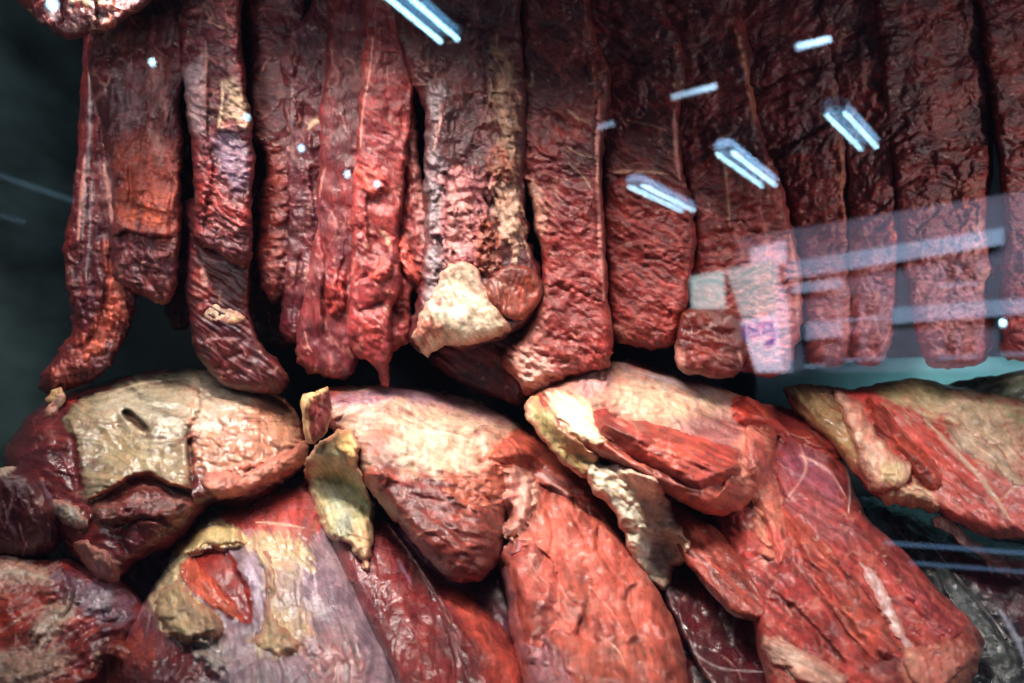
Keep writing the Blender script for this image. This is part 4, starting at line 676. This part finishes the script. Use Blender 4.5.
flesh('muscle', [(664, 545), (690, 545), (712, 580), (740, 606), (770, 620), (790, 650), (800, 700), (790, 760), (735, 760), (710, 690), (690, 655), (676, 622), (662, 594)], 0.865, T=22, R=16, grad=(0, -0.0011), base=(0.085, 0.014, 0.02), alt=(0.06, 0.012, 0.018), mat=M_SKIN, parent=e,
      streaks=[([(690, 650), (720, 668), (770, 672)], GREY, 1.5, .6), ([(735, 610), (733, 640), (745, 660)], LILAC, 2, .4), ([(764, 643), (790, 655), (800, 680)], (0.6, 0.5, 0.4), 5, .7, 1)], patches=[([(690, 580), (710, 600), (712, 640), (690, 620)], (0.13, 0.02, 0.025), 6, 8, 0, 0, .7)])
flesh('fat_edge', [(526, 400), (538, 398), (548, 408), (560, 424), (580, 442), (598, 456), (600, 472), (590, 480), (572, 470), (550, 450), (536, 432), (526, 414)], 0.88, T=14, R=9, grad=(0, -0.0009), base=(0.38, 0.31, 0.12), alt=(0.28, 0.22, 0.09), mat=M_FAT, parent=e, drape=True, lump=(14, 3),
      patches=[([(524, 404), (532, 402), (534, 424), (528, 418)], (0.5, 0.46, 0.3), 2, 2, 0, 0, .7)], streaks=[([(560, 442), (575, 458), (590, 472)], (0.55, 0.22, 0.1), 2, .5, 1)])
flesh('fat', [(586, 462), (604, 464), (630, 469), (658, 481), (668, 500), (676, 520), (690, 546), (686, 560), (672, 570), (668, 592), (656, 586), (642, 572), (626, 545), (614, 512), (592, 490)], 0.845, T=18, R=14, grad=(0, -0.0010), base=(0.64, 0.55, 0.40), alt=(0.52, 0.45, 0.33), mat=M_FAT, parent=e, drape=True, lump=(15, 6), wr=[(30, 34, 9, 5)],
      patches=[([(622, 485), (648, 488), (668, 515), (660, 520), (635, 502)], (0.55, 0.45, 0.28), 4, 6, 1, 1, .8), ([(640, 540), (668, 545), (668, 575), (650, 570)], (0.40, 0.36, 0.36), 5, 6, 0, 1, .7), ([(604, 490), (620, 505), (634, 535), (622, 530)], (0.30, 0.26, 0.22), 4, 5, 0, 0, .7)])

flesh('muscle', [(640, 490), (700, 480), (770, 500), (800, 600), (860, 760), (640, 760), (650, 620)], 0.97, T=40, parent=e, base=DEEP, alt=PURP, mat=M_SKIN, grad=(0, -0.0010), fib=(55, 6, 2), step=2.2)

flesh('muscle', [(592, 412), (606, 410), (618, 418), (646, 422), (686, 432), (720, 442), (740, 454), (743, 472), (720, 486), (690, 490), (661, 474), (637, 459), (617, 445), (596, 430)], 0.885, T=18, R=16, grad=(0.0001, -0.0009), base=(0.44, 0.07, 0.045), alt=(0.34, 0.04, 0.035), parent=e, drape=True, gentle=True, fib=(22, 6, 2), lump=(22, 5), folds=[([(605, 420), (650, 440), (700, 458), (735, 468)], 6, 8)])
flesh('muscle', [(728, 402), (746, 396), (764, 404), (790, 408), (816, 421), (840, 440), (847, 458), (830, 457), (800, 446), (778, 436), (758, 428), (738, 424)], 0.895, T=15, R=12, grad=(0, -0.0008), base=(0.46, 0.045, 0.03), alt=(0.36, 0.035, 0.03), parent=e, drape=True, gentle=True, fib=(22, 6, 2), lump=(18, 5))
flesh('muscle', [(744, 428), (762, 432), (776, 458), (784, 500), (794, 545), (784, 566), (768, 548), (756, 510), (745, 470)], 0.86, T=14, R=14, grad=(0, -0.0009), base=(0.46, 0.13, 0.09), alt=(0.38, 0.06, 0.05), parent=e, drape=True, gentle=True, fib=(70, 6, 2), lump=(16, 5), marble=.6)

flesh('fat', [(762, 640), (778, 638), (800, 650), (826, 662), (846, 676), (838, 688), (806, 682), (780, 668), (764, 654)], 0.9, T=9, R=8, base=(0.50, 0.33, 0.26), alt=(0.42, 0.20, 0.15), mat=M_FAT, drape=True, parent=e, lump=(12, 5), fib=(25, 5, 2))
flesh('fat', [(902, 652), (918, 646), (934, 650), (950, 642), (968, 648), (972, 664), (956, 676), (938, 690), (914, 684)], 0.9, T=12, R=9, base=(0.50, 0.24, 0.17), alt=(0.42, 0.12, 0.09), mat=M_FAT, drape=True, parent=e, lump=(11, 6))
flesh('muscle', [(778, 508), (796, 512), (826, 540), (856, 578), (884, 616), (900, 650), (884, 664), (856, 640), (826, 600), (796, 556)], 0.9, T=13, R=16, base=(0.44, 0.075, 0.05), alt=(0.34, 0.045, 0.04), drape=True, gentle=True, parent=e, fib=(48, 6, 3), lump=(18, 5))
flesh('muscle', [(872, 552), (890, 552), (918, 580), (944, 606), (966, 628), (962, 642), (936, 636), (908, 606), (884, 576)], 0.9, T=10, R=12, base=(0.42, 0.06, 0.06), alt=(0.34, 0.045, 0.05), drape=True, gentle=True, parent=e, fib=(42, 6, 3), lump=(14, 6))

# far right joints
e = root('meat_joint', 920, 560, 0.98, 'far right joint streaked cream and red with a pale fat knuckle', 'meat joint', JG)
flesh('muscle', [(786, 388), (808, 384), (830, 386), (852, 388), (876, 384), (912, 378), (948, 384), (985, 392), (1024, 400), (1080, 416), (1100, 470), (1090, 548), (1050, 548), (1024, 541), (986, 536), (955, 522), (930, 508), (905, 504), (880, 500), (864, 488), (850, 470), (830, 444), (806, 424), (788, 404)], 1.02, T=60, R=52, grad=(0, -0.0011), back=.4,
      base=(0.50, 0.13, 0.10), alt=(0.40, 0.08, 0.06), mat=M_SKIN, parent=e, lump=(36, 7), fib=(38, 6, 2.4), marble=.6,
      patches=[([(880, 386), (914, 378), (950, 386), (990, 394), (1030, 404), (1050, 440), (1010, 450), (975, 440), (940, 420), (905, 405)], (0.50, 0.40, 0.24), 8, 12, 0, 1, .95), ([(945, 410), (980, 408), (1020, 430), (1024, 470), (1000, 480), (970, 450)], (0.66, 0.46, 0.32), 8, 12, 0, 2, .85),
               ([(872, 385), (912, 378), (950, 386), (940, 396), (905, 400), (885, 400)], (0.32, 0.26, 0.12), 5, 6, 0, 0, .8), ([(866, 405), (880, 410), (900, 435), (925, 455), (930, 475), (908, 460), (885, 440)], (0.48, 0.07, 0.035), 5, 5, 1, 2, .9),
               ([(786, 388), (820, 385), (834, 392), (846, 415), (858, 455), (850, 466), (828, 438), (806, 420), (790, 404)], (0.34, 0.24, 0.11), 4, 5, 0, 1, .9), ([(800, 386), (828, 386), (836, 396), (826, 400), (806, 394)], (0.12, 0.05, 0.04), 4, 4, 0, 1, .7),
               ([(846, 388), (872, 390), (884, 402), (872, 402), (855, 396)], (0.55, 0.06, 0.05), 3, 4, 2, 1, .9), ([(880, 490), (905, 480), (930, 495), (928, 506), (900, 502)], (0.62, 0.46, 0.28), 4, 6, 1, 2, .9), ([(985, 470), (1024, 470), (1060, 500), (1050, 540), (1000, 520), (975, 495)], (0.46, 0.16, 0.15), 8, 10, 0, 0, .7)],
      streaks=[([(925, 420), (955, 450), (990, 490), (1010, 520)], WHITE, 3, .7, 1), ([(990, 395), (1010, 430), (1024, 480)], (0.6, 0.3, 0.22), 2, .5, 1), ([(945, 421), (955, 427)], BROWN, 3.5, .9, 1), ([(1000, 500), (1024, 480), (1050, 470)], CREAM, 2, .6, 1), ([(900, 430), (930, 470), (950, 510)], PINK, 2, .5)],
      folds=[([(872, 392), (890, 420), (920, 450), (950, 480)], 4, 14), ([(830, 388), (845, 420), (862, 460), (880, 490)], -4, 8)])
flesh('fat_knuckle', [(830, 389), (846, 396), (858, 402), (868, 420), (877, 436), (894, 452), (908, 462), (912, 476), (900, 487), (880, 494), (869, 487), (860, 466), (852, 440), (840, 410)], 0.925, T=16, R=11, grad=(0, -0.0009), base=(0.66, 0.42, 0.30), alt=(0.60, 0.32, 0.24), mat=M_FAT, parent=e, drape=True, lump=(15, 6),
      patches=[([(884, 462), (902, 462), (908, 476), (894, 486), (880, 480)], (0.66, 0.50, 0.26), 4, 4, 2, 1, .8), ([(850, 400), (862, 405), (874, 435), (865, 440)], (0.5, 0.12, 0.08), 3, 4, 0, 0, .6)])
flesh('muscle', [(866, 402), (880, 404), (902, 430), (926, 452), (944, 478), (936, 494), (914, 478), (900, 456), (882, 438)], 0.9, T=10, R=10, base=(0.46, 0.06, 0.035), alt=(0.36, 0.04, 0.03), drape=True, gentle=True, parent=e, fib=(48, 5, 3), lump=(14, 5))
flesh('fat', [(880, 494), (894, 486), (912, 488), (930, 496), (942, 508), (930, 512), (906, 506), (888, 504)], 0.9, T=9, R=7, base=(0.50, 0.36, 0.22), alt=(0.40, 0.26, 0.16), mat=M_FAT, drape=True, parent=e, lump=(10, 5))
flesh('fat', [(940, 430), (962, 424), (990, 440), (1016, 462), (1030, 484), (1010, 486), (984, 470), (958, 452)], 0.9, T=5, R=12, base=(0.56, 0.42, 0.30), alt=(0.44, 0.26, 0.18), mat=M_FAT, drape=True, gentle=True, parent=e, fib=(40, 5, 2), lump=(12, 4))
e = root('meat_joint', 1000, 420, 1.12, 'olive grey skinned joint at the right edge behind the cream streaked one', 'meat joint', JG)
flesh('muscle', [(920, 400), (945, 386), (975, 378), (1010, 372), (1060, 362), (1110, 370), (1110, 470), (1000, 460), (940, 430)], 1.12, T=30, grad=(0, -0.0006), base=(0.20, 0.22, 0.14), alt=(0.14, 0.15, 0.14), mat=M_SKIN, parent=e, fib=(-20, 6, 2), streaks=[([(985, 385), (1010, 380), (1040, 372)], GREYTAN, 2, .6)])
e = root('meat_joint', 980, 720, 0.92, 'dark grey skinned joint in the bottom right corner under a thin pale sinew', 'meat joint', JG)
flesh('muscle', [(858, 498), (895, 500), (935, 512), (975, 532), (1020, 545), (1090, 552), (1100, 760), (900, 760), (860, 600), (850, 540)], 1.02, T=55, R=60, grad=(0, -0.0009), base=(0.035, 0.042, 0.052), alt=(0.02, 0.024, 0.034), mat=M_SKIN, parent=e, lump=(46, 9), fib=(45, 9, 1.0), knot=0.3, strata=0.6,
      patches=[([(955, 560), (985, 552), (1060, 570), (1080, 640), (1040, 640), (1000, 610), (975, 585)], (0.14, 0.035, 0.05), 8, 10, 0, 0, .9), ([(925, 560), (950, 570), (985, 610), (1020, 660), (1010, 690), (970, 640), (935, 590)], (0.085, 0.10, 0.095), 8, 8, 1, 0, .8), ([(986, 552), (1020, 556), (1060, 566), (1060, 580), (1010, 576), (988, 566)], (0.55, 0.24, 0.20), 3, 4, 3, 1, .9)],
      streaks=[([(928, 540), (960, 580), (1010, 640)], GREY, 1.4, .6, 1), ([(890, 520), (930, 570), (965, 620)], GREY, 1.2, .4), ([(1000, 610), (1018, 640), (1024, 660)], (0.3, 0.32, 0.42), 4, .6)],
      folds=[([(940, 560), (985, 610), (1020, 670)], 6, 20), ([(900, 520), (930, 560), (960, 620)], -5, 20)])
flesh('sinew', [(934, 518), (944, 516), (958, 526), (974, 540), (990, 553), (1004, 562), (996, 564), (980, 556), (964, 545), (948, 532), (936, 528)], 0.93, T=5, R=4, base=(0.55, 0.42, 0.34), alt=(0.35, 0.28, 0.3), mat=M_FAT, parent=e)

# ------------------------------------------------------------------ what the pane mirrors: lamps and houses behind the viewer
def mir(px, py, Yv):
    v = unproj(px, py, Yv); v[..., 1] = 2 * GY - v[..., 1]; return v
lamp_m = bpy.data.materials.new('lit_tube'); lamp_m.use_nodes = True; lp = lamp_m.node_tree.nodes['Principled BSDF']
lp.inputs['Base Color'].default_value = (0.8, 0.8, 0.8, 1); lp.inputs['Emission Color'].default_value = (0.42, 0.78, 1.0, 1); lp.inputs['Emission Strength'].default_value = 30
house_m = plain('lamp_housing', (0.25, 0.42, 0.6), 0.4, 0, 0.1)
def tubelamp(a, b, h, gap, label, em=None, r=0.0075):
    # ends given where their mirror image is seen; the fixture hangs level at height h over the camera
    pa = mir(a[0], a[1], h / ((341.5 - a[1]) * K)); pb = mir(b[0], b[1], h / ((341.5 - b[1]) * K))
    e = bpy.data.objects.new('ceiling_light', None); C.objects.link(e); e.location = tuple((pa + pb) / 2 + np.array([0, 0, 0.1])); tag(e, label, 'ceiling light', 'lamps mirrored in the pane')
    d = (pb - pa) / np.linalg.norm(pb - pa); s = np.cross(d, [0, 0, 1.0]); s /= np.linalg.norm(s)
    for q in (-1, 1): tube('tube', pa + s * gap * q, pb + s * gap * q, r, em or lamp_m, e)
    z = np.array([0, 0, 1.0]); w_ = gap + r * 2.2; V = []
    for p, hh in ((pa - d * .03, 0), (pb + d * .03, 0)):
        for (su, zu) in ((-w_, .03), (w_, .03), (w_ * .6, .075), (-w_ * .6, .075)): V.append(tuple(p + s * su + z * zu))
    mesh_obj('housing', V, [(0, 1, 5, 4), (1, 2, 6, 5), (2, 3, 7, 6), (3, 0, 4, 7), (0, 3, 2, 1), (4, 5, 6, 7)], house_m, e, tuple(e.location))
    return e
tubelamp((388, -12), (449, 40), 1.1, 0.034, 'twin tube ceiling light mirrored at the top centre of the pane')
tubelamp((636, 186), (688, 211), 1.1, 0.05, 'twin tube ceiling light mirrored over the slab with the pale crease')
tubelamp((725, 153), (769, 186), 1.1, 0.045, 'twin tube ceiling light mirrored over the slab with the square chunk')
tubelamp((836, 114), (869, 148), 1.1, 0.042, 'twin tube ceiling light mirrored over the narrow slab at the right')
# small round bulbs
bulb_m = lamp_m
def bulb(px, py, Yv, r, label):
    c = mir(px, py, Yv); V = []; F = []; n, m_ = 12, 8
    for i in range(1, m_):
        th = math.pi * i / m_
        for j in range(n): V.append((c[0] + r * math.sin(th) * math.cos(2 * math.pi * j / n), c[1] + r * math.sin(th) * math.sin(2 * math.pi * j / n), c[2] + r * 1.15 * math.cos(th)))
    for i in range(m_ - 2):
        for j in range(n): F.append((i * n + j, (i + 1) * n + j, (i + 1) * n + (j + 1) % n, i * n + (j + 1) % n))
    F.append(tuple(range(n))); F.append(tuple(range((m_ - 2) * n, (m_ - 1) * n))[::-1])
    return tag(mesh_obj('light_bulb', V, F, bulb_m, None, tuple(c), True), label, 'light bulb', 'small bulbs mirrored in the pane')
for q in [(152, 62, 4.0, .014, 'small bulb mirrored over the top of the second cut from the left'), (246, 117, 4.2, .014, 'small bulb mirrored beside the third hanging cut'), (301, 148, 4.4, .015, 'small bulb mirrored over the dull purple cut'),
          (347, 174, 4.4, .014, 'small bulb mirrored over the wine red cut'), (377, 184, 4.6, .014, 'small bulb mirrored over the bright red pointed cut'), (52, 4, 4.0, .024, 'bulb mirrored over the lump in the top left corner'), (1003, 323, 6.0, .022, 'small bulb mirrored low at the right edge')]: bulb(*q)
def strip(a, b, Yv, r, label, em, col):
    m = plain('glow_strip', col, 0.4, 0, 0.05, 8, em)
    o = tube('strip_light', mir(a[0], a[1], Yv), mir(b[0], b[1], Yv), r, m); return tag(o, label, 'strip light', 'strip lights mirrored in the pane')
strip((672, 97), (716, 86), 4.5, .014, 'short strip light mirrored over the top of the slab with the pale crease', 7, (0.5, 0.75, 1.0))
strip((797, 47), (830, 39), 4.5, .018, 'short strip light mirrored near the top right', 7, (0.5, 0.75, 1.0))
strip((598, 127), (614, 123), 4.5, .014, 'tiny strip light mirrored between the two crumpled slabs', 4, (0.5, 0.7, 1.0))
strip((-30, 165), (74, 201), 4.0, .012, 'faint blue strip light mirrored at the left edge, the upper one', .9, (0.3, 0.5, 0.7))
strip((-30, 208), (24, 222), 4.0, .010, 'faint blue strip light mirrored at the left edge, the lower one', .7, (0.3, 0.5, 0.7))
strip((886, 543), (1060, 556), 3.0, .007, 'blue strip light mirrored low at the right, the upper one', 2.2, (0.25, 0.45, 0.8))
strip((910, 563), (1060, 575), 3.0, .006, 'blue strip light mirrored low at the right, the lower one', 2.0, (0.25, 0.45, 0.8))

# the building across the street, built at its real place (its mirror image appears in the right half of the pane)
wall_m = plain('pale_render', (0.46, 0.44, 0.52), 0.8, 0, 0.12, 3.0)
band_m = plain('white_balcony', (0.20, 0.26, 0.34), 0.7, 0, 0.1, 3.0)
dim_m = plain('shaded_wall', (0.07, 0.065, 0.09), 0.8, 0, 0.3, 3.0)
dark_m = plain('dark_window', (0.012, 0.012, 0.016), 0.25, 0, 0.2, 3.0)
sign_m = plain('shop_sign_white', (0.78, 0.82, 0.92), 0.5, 0, 0.06, 3.0)
blue_m = plain('sign_blue', (0.06, 0.10, 0.5), 0.5, 0, 0.05, 3.0)
green_m = plain('pale_green_awning', (0.62, 0.80, 0.70), 0.6, 0, 0.12, 3.0)
bl = bpy.data.objects.new('building', None); C.objects.link(bl); bl.location = tuple(mir(880, 420, 8.0))
tag(bl, 'pale building with balconies and dark windows mirrored in the right of the pane', 'building')
def depth_at(px): return 9.0 - 2.2 * (px - 690) / 340.0      # the front runs nearer towards the right
def quad(name, p, th, mat, off=0.0):
    """p: four corners of the mirrored image, clockwise from top left; th: thickness; off: forward offset"""
    f = np.array([mir(x, y, depth_at(x) - off) for x, y in p]); b = f.copy(); b[:, 1] -= th
    V = [tuple(v) for v in np.concatenate([f, b])]
    return mesh_obj(name, V, [(0, 1, 2, 3), (7, 6, 5, 4), (0, 4, 5, 1), (1, 5, 6, 2), (2, 6, 7, 3), (3, 7, 4, 0)], mat, bl, tuple(bl.location))
quad('wall', [(738, 238), (1120, 175), (1120, 372), (738, 372)], 0.3, dim_m)
quad('column', [(750, 248), (786, 240), (792, 372), (750, 372)], 0.10, wall_m, 0.14)
quad('column', [(806, 246), (818, 244), (820, 372), (812, 372)], 0.10, dim_m, 0.14)
quad('column', [(836, 252), (892, 246), (896, 368), (842, 368)], 0.10, wall_m, 0.13)
quad('column', [(934, 238), (984, 232), (984, 366), (936, 366)], 0.10, wall_m, 0.13)
quad('balcony', [(786, 262), (1004, 228), (1004, 244), (786, 280)], 0.25, band_m, 0.30)
quad('balcony', [(792, 284), (842, 278), (842, 288), (792, 294)], 0.25, band_m, 0.28)
quad('balcony', [(806, 322), (842, 320), (842, 337), (806, 340)], 0.25, band_m, 0.28)
quad('balcony', [(892, 308), (1050, 296), (1050, 312), (892, 324)], 0.25, band_m, 0.28)
quad('window', [(800, 308), (838, 304), (838, 318), (800, 322)], 0.05, dark_m, 0.06)
quad('window', [(896, 328), (934, 325), (935, 362), (898, 364)], 0.05, dark_m, 0.06)
quad('window', [(896, 284), (930, 280), (930, 304), (896, 306)], 0.05, dark_m, 0.06)
quad('window', [(988, 250), (1020, 246), (1020, 290), (988, 294)], 0.05, dark_m, 0.06)
for x0_, y0_, x1_, y1_ in ((758, 282, 776, 302), (846, 296, 860, 318), (866, 294, 882, 316), (846, 334, 860, 358), (868, 333, 884, 357), (942, 262, 956, 284), (962, 260, 976, 282), (942, 330, 956, 356), (962, 329, 976, 355), (1002, 318, 1030, 352), (806, 344, 824, 364)):
    quad('window', [(x0_, y0_), (x1_, y0_ - 2), (x1_, y1_ - 1), (x0_, y1_)], 0.04, dark_m, 0.20)
    quad('window_sill', [(x0_ - 2, y1_ + 1), (x1_ + 2, y1_), (x1_ + 2, y1_ + 3), (x0_ - 2, y1_ + 4)], 0.05, band_m, 0.24)
quad('awning', [(690, 277), (724, 270), (726, 309), (692, 309)], 0.12, green_m, 0.32)
quad('awning', [(726, 269), (776, 260), (776, 310), (742, 318), (726, 309)][:4], 0.12, plain('pale_green_panel', (0.42, 0.52, 0.48), 0.6, 0, 0.15, 3.0), 0.30)
sg = quad('shop_sign', [(740, 321), (776, 313), (784, 372), (756, 372)], 0.10, sign_m, 0.34)
def bar(p): quad('sign_letter', p, 0.02, blue_m, 0.36)
for p in ([(743, 326), (747, 325), (748, 339), (744, 340)], [(749, 324), (752, 323), (755, 338), (752, 339)], [(757, 322), (760, 321), (759, 337), (756, 338)], [(762, 321), (766, 320), (767, 336), (763, 337)], [(769, 319), (773, 318), (776, 342), (771, 344)], [(765, 341), (771, 340), (772, 346), (766, 347)]): bar(p)
